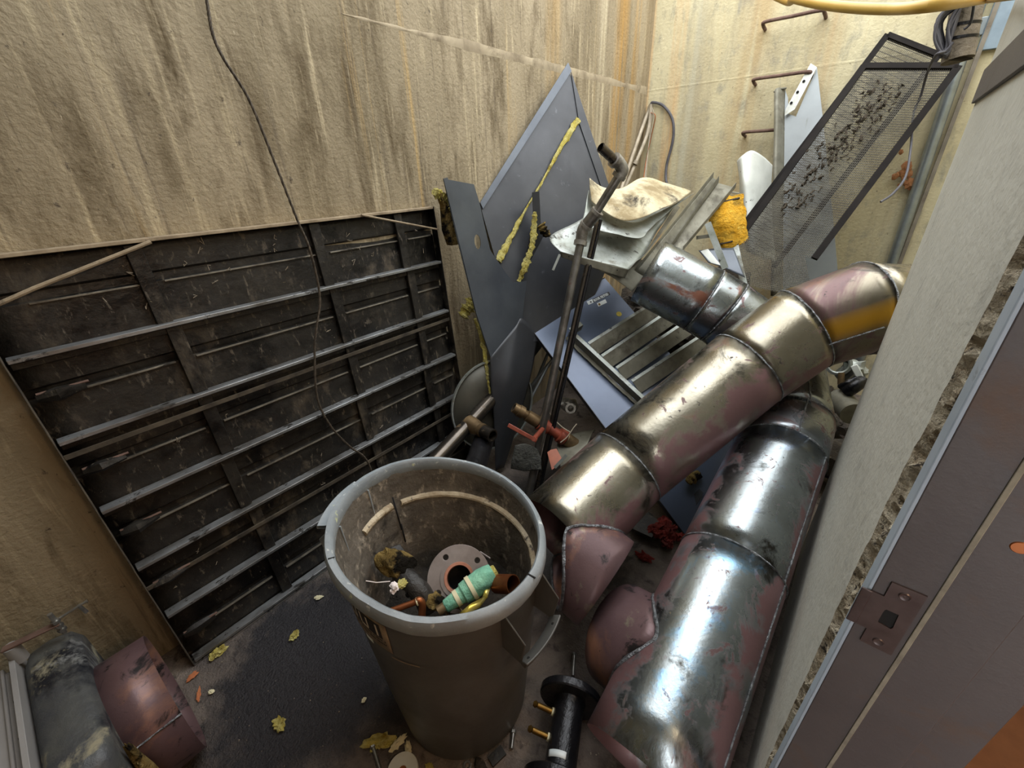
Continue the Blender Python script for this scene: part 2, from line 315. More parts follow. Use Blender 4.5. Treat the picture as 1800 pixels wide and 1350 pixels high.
def blob(mb, c, r, sc=(1, 1, 1), amp=.35, fr=6, seed=0, rot=None, sub=3):
    bm = bmesh.new(); bmesh.ops.create_icosphere(bm, subdivisions=sub, radius=1)
    vs = []
    for v in bm.verts:
        p = v.co.copy(); q = p*(1 + amp*noise.noise(p*fr*.35 + Vector((seed, seed*2, 3))) + amp*.5*noise.noise(p*fr + Vector((seed*3, 1, 3))))
        q = Vector((q.x*sc[0], q.y*sc[1], q.z*sc[2]))*r
        if rot: q = rot @ q
        vs.append(Vector(c)+q)
    fs = [tuple(v.index for v in f.verts) for f in bm.faces]; bm.free()
    return mb.add(vs, fs, True)
def rotd(d, spin=0):
    """matrix whose x axis is d"""
    d = d.normalized(); u, w_ = basis(d); M3 = Matrix((d, u, w_)).transposed(); return M3 @ Matrix.Rotation(spin, 3, 'X')
def strip_wool(pts, ws, ts, seed=0, n=8):
    """ragged strip through points with widths"""
    P = smooth_path(pts, 10); mb = MB(); k = len(P); vs = []
    for i, p in enumerate(P):
        t = i/(k-1)*(len(ws)-1); a = int(min(t, len(ws)-2)); f = t-a; w_ = ws[a]*(1-f)+ws[a+1]*f
        d = (P[min(i+1, k-1)]-P[max(i-1, 0)]).normalized(); sd = d.cross(CAM-p).normalized(); up = sd.cross(d).normalized()
        for j in range(n):
            an = 2*PI*j/n; q = max(.25, 1+.55*noise.noise(p*45+Vector((j*2.1, seed, 0)))+.7*noise.noise(p*130+Vector((j*3.1, seed, 5))))
            vs.append(p + sd*math.cos(an)*w_/2*q + up*math.sin(an)*ts*q)
    fs = [(i*n+j, i*n+(j+1) % n, (i+1)*n+(j+1) % n, (i+1)*n+j) for i in range(k-1) for j in range(n)] + [tuple(range(n)), tuple((k-1)*n+j for j in range(n))]
    return mb.add(vs, fs, True)

XL, YB, XR, YA, YJ = -1.73, 3.9, 0.125, 1.94, 0.599
TOP = 3.4
# ------------------------------------------------------------------ setting
def struct(mb, name, material, parent=None, **k):
    o = mb.build(name, material, parent, **k)
    if not parent: o['kind'] = 'structure'
    return o
struct(MB().box((XL-.2, -1.8, -.2), (1.7, YB+.2, 0)), 'floor', m_floor)
struct(MB().box((XL-.2, -1.8, 0), (XL, YB, TOP)), 'wall_left', m_wleft)
struct(MB().box((XL-.2, YB, 0), (1.7, YB+.2, TOP)), 'wall_back', m_wback)
struct(MB().box((XL, -1.8, 0), (.33, -1.6, TOP)), 'wall_front', m_wleft)
struct(MB().box((.125, -1.6, 0), (.33, -.35, TOP)), 'wall_near_right', m_wright)
struct(MB().box((1.2, YA, 0), (1.4, YB, TOP)), 'wall_far_right', m_wback)
struct(MB().box((1.5, -1.8, 0), (1.7, YA, 2.6)), 'wall_corridor', m_orange)
struct(MB().box((XL, -1.8, TOP), (1.7, .35, TOP+.15)), 'ceiling_shade', m_wright)  # unseen slab over the near end, added to darken the near left
struct(MB().box((.33, -1.8, 2.6), (1.7, YA-.25, 2.7)), 'ceiling_corridor', m_wright)
struct(MB().box((.3025, YA-.25, 0), (1.4, YA-.002, TOP)), 'wall_recess', m_wright)
struct(MB().box((.303, -1.6, 0), (1.5, YA-.25, .012)), 'floor_corridor', m_orange)

WL = bpy.data.objects['wall_left']; WBk = bpy.data.objects['wall_back']
zj = at(1138, 160, x=XL).z
mb = MB(); vs = []
yj0 = at(600, 12, x=XL).y
for i in range(241):
    y = yj0+(3.89-yj0)*i/240; a = min(1, .1+i/70)*.026+min(1, i/70)*.020*noise.noise(V(y*3, 0, 0))+.006*noise.noise(V(y*14, 2, 0))
    for z, x in ((zj-a, XL-.001), (zj-a*.3, XL+.0015), (zj+a*.4, XL+.0015), (zj+a, XL-.001)): vs.append(V(x, y, z))
mb.add(vs, [(i*4+j, i*4+j+1, (i+1)*4+j+1, (i+1)*4+j) for i in range(240) for j in range(3)]); mb.build('formwork_joint', m_joint, WL)
mb = MB(); vs = []
for i in range(161):
    x = XL+2.6*i/160; a = .012+.008*noise.noise(V(x*3, 5, 0))+.005*noise.noise(V(x*14, 2, 0))
    for z, y in ((zj-a, YB+.001), (zj-a*.3, YB-.0012), (zj+a*.4, YB-.0012), (zj+a, YB+.001)): vs.append(V(x, y, z))
mb.add(vs, [(i*4+j, i*4+j+1, (i+1)*4+j+1, (i+1)*4+j) for i in range(160) for j in range(3)]); mb.build('formwork_joint', m_wback, WBk)
def stain(M, axis, centre, half, colr, amt, org):
    '''a vertical run of rust stain on a wall, at one place along the wall'''
    T = M.node_tree; N = T.nodes; L = T.links
    tc = N.new('ShaderNodeTexCoord'); sx = N.new('ShaderNodeSeparateXYZ'); L.new(tc.outputs['Object'], sx.inputs[0])
    mp_ = N.new('ShaderNodeMapping'); mp_.inputs['Scale'].default_value = (14, 14, .6); L.new(tc.outputs['Object'], mp_.inputs[0])
    nn = N.new('ShaderNodeTexNoise'); nn.inputs['Scale'].default_value = 1.5; nn.inputs['Detail'].default_value = 8; L.new(mp_.outputs[0], nn.inputs['Vector'])
    a1 = N.new('ShaderNodeMath'); a1.operation = 'SUBTRACT'; L.new(sx.outputs[axis], a1.inputs[0]); a1.inputs[1].default_value = centre-org
    a2 = N.new('ShaderNodeMath'); a2.operation = 'ABSOLUTE'; L.new(a1.outputs[0], a2.inputs[0])
    a3 = N.new('ShaderNodeMapRange'); L.new(a2.outputs[0], a3.inputs[0]); a3.inputs[1].default_value = half; a3.inputs[2].default_value = half*.3; 
    a4 = N.new('ShaderNodeMapRange'); L.new(nn.outputs['Fac'], a4.inputs[0]); a4.inputs[1].default_value = .35; a4.inputs[2].default_value = .6; a4.inputs[4].default_value = amt
    a5 = N.new('ShaderNodeMath'); a5.operation = 'MULTIPLY'; L.new(a3.outputs[0], a5.inputs[0]); L.new(a4.outputs[0], a5.inputs[1])
    P = N['Principled BSDF']; old = P.inputs['Base Color'].links[0].from_socket; mx = N.new('ShaderNodeMix'); mx.data_type = 'RGBA'
    L.new(a5.outputs[0], mx.inputs[0]); L.new(old, mx.inputs[6]); mx.inputs[7].default_value = rgba(colr); L.new(mx.outputs[2], P.inputs['Base Color'])
for px, half, c in ((1085, .13, 'b08a4c'), (1055, .06, 'c3b79a'), (972, .10, 'b59a6c'), (1110, .08, 'a98a58'), (1130, .10, '8a7a5e')): stain(m_wleft, 1, at(px, 180, x=XL).y, half, hx(c), .8, WL.location.y)
for px, half, c in ((1195, .06, 'd0a46e'), (1225, .08, 'b9b49c'), (1145, .035, 'd09a5c'), (1330, .14, 'b49c72'), (1460, .10, 'b8a27c')): stain(m_wback, 0, at(px, 60, y=YB).x, half, hx(c), .75, WBk.location.x)

def oil_stain(M, c, rad, colr):
    T = M.node_tree; N = T.nodes; L = T.links
    g = N.new('ShaderNodeNewGeometry'); ds = N.new('ShaderNodeVectorMath'); ds.operation = 'DISTANCE'; ds.inputs[1].default_value = c; L.new(g.outputs['Position'], ds.inputs[0])
    nn = N.new('ShaderNodeTexNoise'); nn.inputs['Scale'].default_value = 5; nn.inputs['Detail'].default_value = 14; nn.inputs['Roughness'].default_value = .7; L.new(g.outputs['Position'], nn.inputs['Vector'])
    ma = N.new('ShaderNodeMath'); ma.operation = 'MULTIPLY_ADD'; L.new(nn.outputs['Fac'], ma.inputs[0]); ma.inputs[1].default_value = rad*1.5; L.new(ds.outputs['Value'], ma.inputs[2])
    mr = N.new('ShaderNodeMapRange'); mr.inputs[1].default_value = rad*2.0; mr.inputs[2].default_value = rad*1.5; L.new(ma.outputs[0], mr.inputs[0])
    P = N['Principled BSDF']
    for k, v, rgb in (('Base Color', colr, True), ('Roughness', .42, False)):
        mx = N.new('ShaderNodeMix'); 
        if rgb: mx.data_type = 'RGBA'
        ia, ib, oo = (6, 7, 2) if rgb else (2, 3, 0)
        L.new(mr.outputs[0], mx.inputs[0]); L.new(P.inputs[k].links[0].from_socket, mx.inputs[ia]); mx.inputs[ib].default_value = rgba(v) if rgb else v; L.new(mx.outputs[oo], P.inputs[k])
oil_stain(m_floor, (-1.22, .25, 0), .40, hx('262427'))
oil_stain(m_floor, (-.95, 1.35, 0), .45, hx('2a2624'))

# right wall: smooth face with a ragged broken edge beside the door frame
NZ = 260
def edge_y(z):
    b = .680 + .055*max(0, 1-((z-1.15)/.75)**2) + .02*math.sin(z*7)*.3
    return b + .010*noise.noise(Vector((0, 3, z*14))) + .006*noise.noise(Vector((5, 0, z*45)))
zs = [0 + 2.1*i/NZ for i in range(NZ+1)]
wr = MB(); vs = []
for z in zs: vs += [V(XR, edge_y(z), z), V(XR, YA, z)]
wr.add(vs, [(2*i, 2*i+1, 2*i+3, 2*i+2) for i in range(NZ)])
wr.add([V(XR, .70, 2.1), V(XR, YA, 2.1), V(XR, YA, TOP), V(XR, .70, TOP)], [(0, 1, 2, 3)])
wr.add([V(XR, YA, 0), V(.302, YA, 0), V(.302, YA, TOP), V(XR, YA, TOP)], [(0, 1, 2, 3)])
wr.add([V(.302, YA, 0), V(.302, YJ+.03, 0), V(.302, YJ+.03, TOP), V(.302, YA, TOP)], [(0, 1, 2, 3)])
WR = struct(wr, 'wall_right', m_wright)
be = MB(); vs = []; K = 9
for z in zs:
    e = edge_y(z)
    for j in range(K):
        t = j/(K-1); y = e*(1-t) + .628*t
        x = XR + .034*math.sin(t*PI*.5) + (.016*noise.noise(V(y*60, 1, z*55)) + .012*noise.noise(V(y*130, 4, z*120)))*min(1, t*4)
        vs.append(V(x, y + .006*noise.noise(V(9, y*70, z*70))*min(1, t*4), z))
be.add(vs, [(i*K+j, i*K+j+1, (i+1)*K+j+1, (i+1)*K+j) for i in range(NZ) for j in range(K-1)])
struct(be, 'broken_edge', m_agg, WR, sharp=20)
# flat strap on the right wall
a1, a2 = at(1718, 179, x=XR), at(1725, 140, x=XR)
zt, zb = a2.z+.015, a1.z
struct(MB().box((XR-.008, .75, zb), (XR, YA, zt)), 'steel_strap', m_frame, WR, bevel=.002)
# wall above the door opening (lintel)
struct(MB().box((XR, -.35, 2.15), (.302, .62, TOP)), 'wall_lintel', m_wright)

# door frame: door_1
D1 = thing('door_1', None, None, (XR, YJ, 0)); D1['kind'] = 'structure'
def fr_(name, lo, hi, mt, bv=.0015): return MB().box(lo, hi).build(name, mt, D1, bevel=bv)
fr_('frame_edge', (XR-.004, YJ, 0), (XR+.004, .632, 2.1), m_frame_edge)
fr_('jamb', (XR+.0002, YJ-.001, 0), (.2485, YJ+.03, 2.1), m_frame)
fr_('jamb_stop', (.180, YJ-.003, 0), (.1855, YJ, 2.1), m_putty, .0008)
fr_('jamb_return', (.2485, YJ+.016, 0), (.302, YJ+.045, 2.1), m_frame)
fr_('frame_head', (XR-.004, -.35, 2.1), (.30, YJ+.03, 2.15), m_frame)
# strike plate with latch hole (built as a ring of quads around the hole)
zc = 1.087; y0 = YJ-.0035
sp = MB()
def plate(mb, outer, inner, y, t):
    n = len(outer); f = []
    vs = [V(x, y, z) for x, z in outer] + [V(x, y, z) for x, z in inner] + [V(x, y+t, z) for x, z in outer] + [V(x, y+t, z) for x, z in inner]
    for i in range(n):
        j = (i+1) % n; f += [(i, j, n+j, n+i), (2*n+i, 3*n+i, 3*n+j, 2*n+j), (i, 2*n+i, 2*n+j, j), (n+i, n+j, 3*n+j, 3*n+i)]
    mb.add(vs, f)
out = [(.139, zc+.034), (.139, zc+.062), (.174, zc+.062), (.174, zc-.062), (.139, zc-.062), (.139, zc-.034), (.126, zc-.034), (.124, zc-.03), (.124, zc+.028), (.126, zc+.034)]
inn = [(.146, zc+.012), (.147, zc+.014), (.160, zc+.014), (.1615, zc-.012), (.160, zc-.016), (.146, zc-.014), (.1455, zc-.01), (.1455, zc-.006), (.1455, zc), (.1455, zc+.006)]
plate(sp, out, inn, y0, .003)
SP = sp.build('strike_plate', m_strike, D1)
lip = MB(); lip.box((XR-.010, y0-.001, zc-.034), (XR+.002, y0+.002, zc+.034)); lip.build('strike_lip', m_strike, SP, bevel=.001)
MB().box((.1457, YJ-.0015, zc-.016), (.162, YJ-.0008, zc+.015)).build('latch_hole', m_dark, D1)
for zz in (.048, -.048):
    MB().lathe([(0, .0012), (.003, .0006), (.0055, .0016), (.0065, 0)], 20, (.156, y0, zc+zz), V(0, -1, 0)).build('screw', m_strike, SP)
pscr = at(1793, 962, y=YJ)
MB().lathe([(0, .002), (.007, .002), (.009, 0)], 24, pscr, V(0, -1, 0)).build('frame_screw', m_copper, D1)

# ladder rungs on the back wall
RUNGS = [(1337, 40, 1437, 19, 'rusty steel rung, topmost of the three on the pale back wall'),
         (1320, 140, 1412, 127, 'rusty steel rung, middle one of the three on the back wall'),
         (1302, 233, 1405, 224, 'rusty steel rung, lowest of the three, partly behind the tall channel')]
rung0 = None
for x1, y1, x2, y2, lb in RUNGS:
    a = at(x1, y1, y=YB-.11); b = at(x2, y2, y=YB-.11); b.z = a.z; b.x = a.x+.36
    if rung0 is None:
        r0 = MB().tube(smooth_path([(a.x+.01, YB, a.z-.02), (a.x+.012, YB-.08, a.z-.01), (a.x+.03, YB-.11, a.z), (a.x+.18, YB-.11, a.z), (b.x-.03, YB-.11, a.z), (b.x-.012, YB-.08, a.z-.01), (b.x-.01, YB, a.z-.02)], 5), .0105, 10)
        rung0 = r0.build('ladder_rung', m_rust); R0 = a.copy(); o = rung0
    else:
        o = rung0.copy(); COL.objects.link(o); o.location = rung0.location + (a-R0)
    tag(o, lb, 'ladder rung', 'ladder rungs cast into the back wall')

# ------------------------------------------------------------------ ducts
def frame_pts(poly, R, n=72):
    """mitred rings along a polyline; returns list of rings"""
    P = [Vector(p) for p in poly]; D = [(P[i+1]-P[i]).normalized() for i in range(len(P)-1)]
    u, w_ = basis(D[0]); ring = [P[0] + (u*math.cos(2*PI*j/n) + w_*math.sin(2*PI*j/n))*R for j in range(n)]
    rings = [ring]
    for i in range(1, len(P)):
        d = D[i-1]; nn = (d + D[i]).normalized() if i < len(D) else d
        ring = [q + d*((P[i]-q).dot(nn)/d.dot(nn)) for q in ring]; rings.append(ring)
    return rings
def duct(parent, poly, R, mats, welds=True, name='duct_section'):
    rings = frame_pts(poly, R); n = len(rings[0])
    for i in range(len(rings)-1):
        A, B = rings[i], rings[i+1]; mb = MB(); vs = []; k = 6
        for s_ in range(k+1): vs += [a.lerp(b, s_/k) for a, b in zip(A, B)]
        mb.add(vs, [(s_*n+j, s_*n+(j+1) % n, (s_+1)*n+(j+1) % n, (s_+1)*n+j) for s_ in range(k) for j in range(n)], True)
        mb.build(name, mats[min(i, len(mats)-1)], parent, solid=.003, offset=-1)
    if welds:
        for i in range(1, len(rings)-1):
            MB().tube(rings[i], .0035, 6, closed=True, wob=.35).build('weld_seam', m_weld, parent)
    return rings
def seam(parent, poly, R, i, t0, t1, ang_pt):
    """straight weld along section i nearest to a point"""
    a, b = Vector(poly[i]), Vector(poly[i+1]); d = (b-a).normalized(); q = Vector(ang_pt)-a; q = (q-d*q.dot(d)).normalized()
    L_ = (b-a).length
    pts = [a + d*(L_*t) + q*(R+.001) for t in [t0+(t1-t0)*k/14 for k in range(15)]]
    MB().tube(pts, .003, 6, wob=.35).build('weld_seam', m_weld, parent)
def branch(parent, a, b, R, P0, dirn, r2, length, material, n=72, endn=None):
    """stub leaving the main cylinder (axis a-b, radius R)"""
    a = Vector(a); b = Vector(b); d = (b-a).normalized(); s = dirn.normalized(); u = d.cross(s).normalized(); w_ = s.cross(u)
    endn = endn or s
    root = []; tip = []
    for j in range(n):
        t = 2*PI*j/n; q = P0 + (u*math.cos(t) + w_*math.sin(t))*r2
        # solve |(q+s*k - a) perp d| = R
        e = q-a; e = e-d*e.dot(d); g = s-d*s.dot(d)
        A_, B_, C_ = g.dot(g), 2*e.dot(g), e.dot(e)-R*R
        disc = max(B_*B_-4*A_*C_, 0); k = (-B_+math.sqrt(disc))/(2*A_)
        root.append(q+s*k); tip.append(q + s*((P0+s*length-q).dot(endn)/s.dot(endn)))
    mb = MB(); vs = []; K2 = 5
    for s_ in range(K2+1): vs += [x.lerp(y, s_/K2) for x, y in zip(root, tip)]
    mb.add(vs, [(s_*n+j, s_*n+(j+1) % n, (s_+1)*n+(j+1) % n, (s_+1)*n+j) for s_ in range(K2) for j in range(n)], True)
    mb.build('branch_stub', material, parent, solid=.003, offset=-1)
    MB().tube(root, .006, 6, closed=True, wob=.3).build('weld_seam', m_weld, parent)

def strip_mat(M0, parent, poly, i, px, R, edge=.78, soft=.18, col=None, sky_tint=None):
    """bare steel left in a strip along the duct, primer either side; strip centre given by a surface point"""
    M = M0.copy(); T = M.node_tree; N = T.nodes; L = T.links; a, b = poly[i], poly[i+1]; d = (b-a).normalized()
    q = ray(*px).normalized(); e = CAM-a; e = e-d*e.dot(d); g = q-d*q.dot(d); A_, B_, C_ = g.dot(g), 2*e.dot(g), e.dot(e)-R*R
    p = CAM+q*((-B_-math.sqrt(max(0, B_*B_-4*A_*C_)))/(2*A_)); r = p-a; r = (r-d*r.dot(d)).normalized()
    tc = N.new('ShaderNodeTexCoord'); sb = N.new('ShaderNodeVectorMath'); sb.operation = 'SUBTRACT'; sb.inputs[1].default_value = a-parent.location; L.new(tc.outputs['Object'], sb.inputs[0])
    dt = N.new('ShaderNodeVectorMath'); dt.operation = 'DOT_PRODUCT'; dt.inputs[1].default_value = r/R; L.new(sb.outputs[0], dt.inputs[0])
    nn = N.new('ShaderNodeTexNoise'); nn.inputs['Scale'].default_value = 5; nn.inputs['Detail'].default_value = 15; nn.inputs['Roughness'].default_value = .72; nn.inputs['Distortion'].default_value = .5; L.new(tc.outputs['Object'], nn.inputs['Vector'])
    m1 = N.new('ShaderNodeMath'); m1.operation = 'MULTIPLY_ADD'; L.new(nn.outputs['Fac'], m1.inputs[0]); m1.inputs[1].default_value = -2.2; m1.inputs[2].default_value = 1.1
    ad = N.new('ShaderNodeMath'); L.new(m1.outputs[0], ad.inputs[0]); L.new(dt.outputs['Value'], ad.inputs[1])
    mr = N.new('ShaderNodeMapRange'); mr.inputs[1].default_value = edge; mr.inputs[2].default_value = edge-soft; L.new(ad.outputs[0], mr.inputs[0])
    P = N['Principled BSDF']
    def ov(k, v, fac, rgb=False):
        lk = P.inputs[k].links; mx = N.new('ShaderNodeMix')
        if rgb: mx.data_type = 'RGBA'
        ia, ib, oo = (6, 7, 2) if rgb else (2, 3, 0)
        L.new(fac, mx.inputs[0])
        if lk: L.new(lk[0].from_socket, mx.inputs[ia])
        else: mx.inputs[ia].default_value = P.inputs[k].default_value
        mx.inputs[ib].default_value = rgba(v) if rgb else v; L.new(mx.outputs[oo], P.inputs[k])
    if sky_tint:  # reflected sky painted as a blue tint along the strip's middle
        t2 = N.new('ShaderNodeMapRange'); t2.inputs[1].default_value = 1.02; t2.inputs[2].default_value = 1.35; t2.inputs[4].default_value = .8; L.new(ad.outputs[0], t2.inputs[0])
        ov('Base Color', sky_tint, t2.outputs[0], True)
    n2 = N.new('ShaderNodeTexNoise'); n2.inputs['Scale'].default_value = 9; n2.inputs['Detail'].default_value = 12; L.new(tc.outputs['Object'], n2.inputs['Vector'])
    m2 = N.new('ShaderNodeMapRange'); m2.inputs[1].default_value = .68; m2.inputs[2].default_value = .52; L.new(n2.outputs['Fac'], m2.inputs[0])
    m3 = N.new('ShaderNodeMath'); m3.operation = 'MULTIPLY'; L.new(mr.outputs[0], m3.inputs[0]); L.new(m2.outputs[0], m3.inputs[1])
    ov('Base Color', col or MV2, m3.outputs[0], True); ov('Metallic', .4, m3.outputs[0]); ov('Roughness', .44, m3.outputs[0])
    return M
RA = .18
A_P = [V(-.64, .98, .395), V(-.560, 1.401, .502), V(-.271, 1.873, .864), V(-.127, 2.055, 1.016), V(.038, 2.135, 1.106), V(.30, 2.45, 1.06)]
DA = thing('ventilation_duct', 'long mottled steel duct with mitred elbow, lying on top of the other ducts', 'duct', (-.64, .98, 0))
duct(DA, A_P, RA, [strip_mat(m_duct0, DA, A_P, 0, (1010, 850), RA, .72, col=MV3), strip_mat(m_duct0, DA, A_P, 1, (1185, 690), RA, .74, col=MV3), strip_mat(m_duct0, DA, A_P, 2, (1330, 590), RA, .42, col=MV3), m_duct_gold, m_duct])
def reflection_patch(M, parent, poly, i, px, R, colr):
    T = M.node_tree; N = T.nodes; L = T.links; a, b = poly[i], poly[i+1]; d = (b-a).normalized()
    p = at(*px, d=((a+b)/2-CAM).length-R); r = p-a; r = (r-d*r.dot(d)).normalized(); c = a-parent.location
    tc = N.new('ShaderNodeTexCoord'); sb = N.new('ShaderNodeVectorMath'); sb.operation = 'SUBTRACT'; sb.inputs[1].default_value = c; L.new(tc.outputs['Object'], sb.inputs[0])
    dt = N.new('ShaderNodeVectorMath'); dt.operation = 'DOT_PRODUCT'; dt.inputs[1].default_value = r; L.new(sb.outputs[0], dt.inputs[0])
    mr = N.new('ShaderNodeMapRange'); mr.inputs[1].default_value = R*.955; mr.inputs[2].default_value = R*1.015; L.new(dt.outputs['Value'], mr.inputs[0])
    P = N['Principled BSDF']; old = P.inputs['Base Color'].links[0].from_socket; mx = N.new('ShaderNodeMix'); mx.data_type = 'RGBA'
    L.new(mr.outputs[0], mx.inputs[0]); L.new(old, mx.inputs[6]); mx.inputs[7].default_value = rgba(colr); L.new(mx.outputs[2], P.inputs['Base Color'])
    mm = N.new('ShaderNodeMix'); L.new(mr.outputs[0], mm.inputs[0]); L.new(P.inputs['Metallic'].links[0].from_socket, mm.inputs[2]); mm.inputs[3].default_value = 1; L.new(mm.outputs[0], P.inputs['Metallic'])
reflection_patch(m_duct_gold, DA, A_P, 3, (1500, 572), RA, hx('cf9a1c'))  # yellow reflected highlight painted into the elbow's base colour
seam(DA, A_P, RA, 3, .02, .98, at(1500, 600, d=2.0))
# its branch, pointing down to the floor towards the bin
RB = .172
B_P = [V(-.1, .60, .198), V(-.084, 1.244, .382), V(-.071, 1.801, .541), V(-.078, 2.0, .60), V(-.16, 2.23, .71), V(-.35, 2.33, .86), V(-.50, 2.31, .955), V(-.60, 2.285, 1.008), V(-.888, 2.22, 1.139)]
DB = thing('ventilation_duct', 'large mauve and blue-sheened steel duct lying along the grey right-hand wall', 'duct', (-.1, .6, 0))
duct(DB, B_P, RB, [strip_mat(m_duct_b0, DB, B_P, 0, (1225, 1110), RB, .84, col=MV3, sky_tint=hx('86b9e0')), strip_mat(m_duct_b0, DB, B_P, 1, (1320, 900), RB, .66, col=MV3, sky_tint=hx('a6bfe6')), m_duct_b, m_duct_b, m_duct_b, m_duct_b0])
seam(DB, B_P, RB, 0, .0, 1, V(.2, .9, .42)); seam(DB, B_P, RB, 1, .0, 1, V(.2, 1.5, .60))
seam(DB, B_P, RB, 2, .0, 1, at(1420, 730, d=2.0)); seam(DB, B_P, RB, 3, .0, 1, at(1440, 700, d=2.1))
def stub_dir(P, i, px, R, theta):
    a, b = P[i], P[i+1]; d = (b-a).normalized(); q = ray(*px).normalized()
    e = CAM-a; e = e-d*e.dot(d); g = q-d*q.dot(d); A_, B_, C_ = g.dot(g), 2*e.dot(g), e.dot(e)-R*R
    p = CAM+q*((-B_-math.sqrt(max(0, B_*B_-4*A_*C_)))/(2*A_)); P0 = a+d*(p-a).dot(d); n = (p-P0).normalized(); t = n.cross(d)
    th = math.radians(theta); return P0, d*math.cos(th)+t*math.sin(th)
p0, sd = stub_dir(B_P, 0, (1167, 1128), RB, 85); branch(DB, B_P[0], B_P[1], RB, p0, sd, RB*.985, .25, m_primer)
p0, sd = stub_dir(A_P, 0, (985, 919), RA, -83); branch(DA, A_P[0], A_P[1], RA, p0, sd, RA*.985, .235, m_primer)

# ------------------------------------------------------------------ rubbish bin
BX, BY = -.712, .519
def warp(p):
    k = min(1, max(0, (p.z-.25)/.5)); p = p.copy(); p.z -= k*(.165*(p.x-BX)+.125*(p.y-BY)); return p
def warpmb(mb): mb.v = [warp(v) for v in mb.v]; return mb
BN = thing('rubbish_bin', 'tall round grey plastic bin full of scrap fittings, pale dented rim', 'bin', (BX, BY, 0))
def bp(az, r, z): a = math.radians(az); return warp(V(BX+r*math.cos(a), BY+r*math.sin(a), z))
prof = [(.0, .004), (.205, .004), (.215, .012), (.262, .60), (.264, .602), (.268, .755), (.268, .77), (.262, .77), (.256, .70), (.254, .665), (.246, .655), (.208, .03), (0, .03)]
warpmb(MB().lathe(prof[:3]+[(.240, .3)]+prof[3:7], 96, (BX, BY, 0))).build('bin_body', m_bin, BN)
warpmb(MB().lathe([(.268, .77), (.262, .70), (.258, .672), (.25, .655), (.246, .64), (.236, .45), (.215, .20), (0, .20)], 96, (BX, BY, 0))).build('bin_inside', m_binin, BN)
rimp = [(.267, .765), (.270, .755), (.287, .757), (.290, .765), (.289, .787), (.284, .799), (.272, .802), (.267, .796)]
mb = MB(); vs = []; n = 144
for i in range(n):
    a = 2*PI*i/n
    for r, z in rimp:
        q = r + .003*noise.noise(V(math.cos(a)*2, math.sin(a)*2, 0)) + .001*noise.noise(V(math.cos(a)*9, math.sin(a)*9, 4))
        vs.append(warp(V(BX+q*math.cos(a), BY+q*math.sin(a), z + .002*noise.noise(V(math.cos(a)*3, math.sin(a)*3, 8)))))
k = len(rimp)
mb.add(vs, [(i*k+j, i*k+(j+1) % k, ((i+1) % n)*k+(j+1) % k, ((i+1) % n)*k+j) for i in range(n) for j in range(k)], True)
mb.build('bin_rim', m_binrim, BN, sharp=50)
def arc_tube(az0, az1, r, z, rad, dz=0, n=40): return [bp(az0+(az1-az0)*i/n, r, z+dz*i/n) for i in range(n+1)]
MB().tube(arc_tube(20, 171, .2555, .668, .0065), [.0105+.003*noise.noise(V(i*.5, 0, 0)) for i in range(41)], 10).build('inner_ring', m_binring, BN)
MB().tube(arc_tube(178, 206, .2555, .672, .006, -.01), [.0115+.003*noise.noise(V(i*.5, 3, 0)) for i in range(41)], 10).build('inner_ring', m_binring, BN)
mb = MB()
for az0, z0, z1 in ((176, .70, .585), (175, .60, .53)):
    mb.add([bp(az0-.5, .2555 if z0 > .6 else .243, z0), bp(az0+.5, .2555 if z0 > .6 else .243, z0), bp(az0+.9, .236, z1), bp(az0-.2, .236, z1)], [(0, 1, 2, 3)])
mb.build('crack', m_dark, BN, solid=.001)
for az in (4, 208):
    mb = MB(); w2 = 17
    outr, zt_, zb_ = .338, .722, .588
    for sg in (-1, 1):
        a0 = az+sg*w2; an = az+sg*(w2-3)
        mb.prism([bp(a0, .262, .765), bp(a0, .288, .758), bp(an, outr, .70), bp(an, outr-.018, .594), bp(a0, .256, .60)], (bp(a0-sg*1.0, .262, .765)-bp(a0, .262, .765)))
    vs = []; K3 = 14
    for i in range(K3+1):
        a = az - (w2-3) + 2*(w2-3)*i/K3
        for r, z in ((outr-.016, .592), (outr-.002, .596), (outr+.006, .622), (outr+.004, .627), (outr-.022, .605), (outr-.026, .598)): vs.append(bp(a, r, z))
    mb.add(vs, [(i*6+j, i*6+(j+1) % 6, (i+1)*6+(j+1) % 6, (i+1)*6+j) for i in range(K3) for j in range(6)] + [tuple(range(6)), tuple(K3*6+j for j in range(6))])
    vs = []
    for i in range(K3+1 if az > 90 else 0):
        a = az - w2 + 2*w2*i/K3
        for r, z in ((.268, .758), (.300 if az < 90 else .322, .752), (.302 if az < 90 else .324, .742), (.268, .744)): vs.append(bp(a, r, z+(0 if az < 90 else .012)))
    if vs: mb.add(vs, [(i*4+j, i*4+(j+1) % 4, (i+1)*4+(j+1) % 4, (i+1)*4+j) for i in range(K3) for j in range(4)])
    hd = mb.build('handle', m_bin if az == 4 else m_binrim, BN, bevel=.002)
    if az == 4:
        for q in (-11, 9): MB().lathe([(0, .003), (.0035, .002), (.004, 0)], 12, bp(az+q, outr-.008, .616), V(0, 0, 1)).build('rivet', m_dark, hd)
# rim split near the handle
mb = MB(); mb.add([bp(8.5, .2695, .8025), bp(9.6, .2695, .8025), bp(10.3, .289, .799), bp(9.2, .2895, .799)], [(0, 1, 2, 3)]); mb.build('rim_crack', m_dark, BN, solid=.0012)
mb = MB(); mb.add([bp(-107, .2695, .8028), bp(-106.4, .2695, .8028), bp(-107, .284, .801), bp(-107.6, .284, .801)], [(0, 1, 2, 3)]); mb.build('rim_crack', m_dark, BN, solid=.0008)
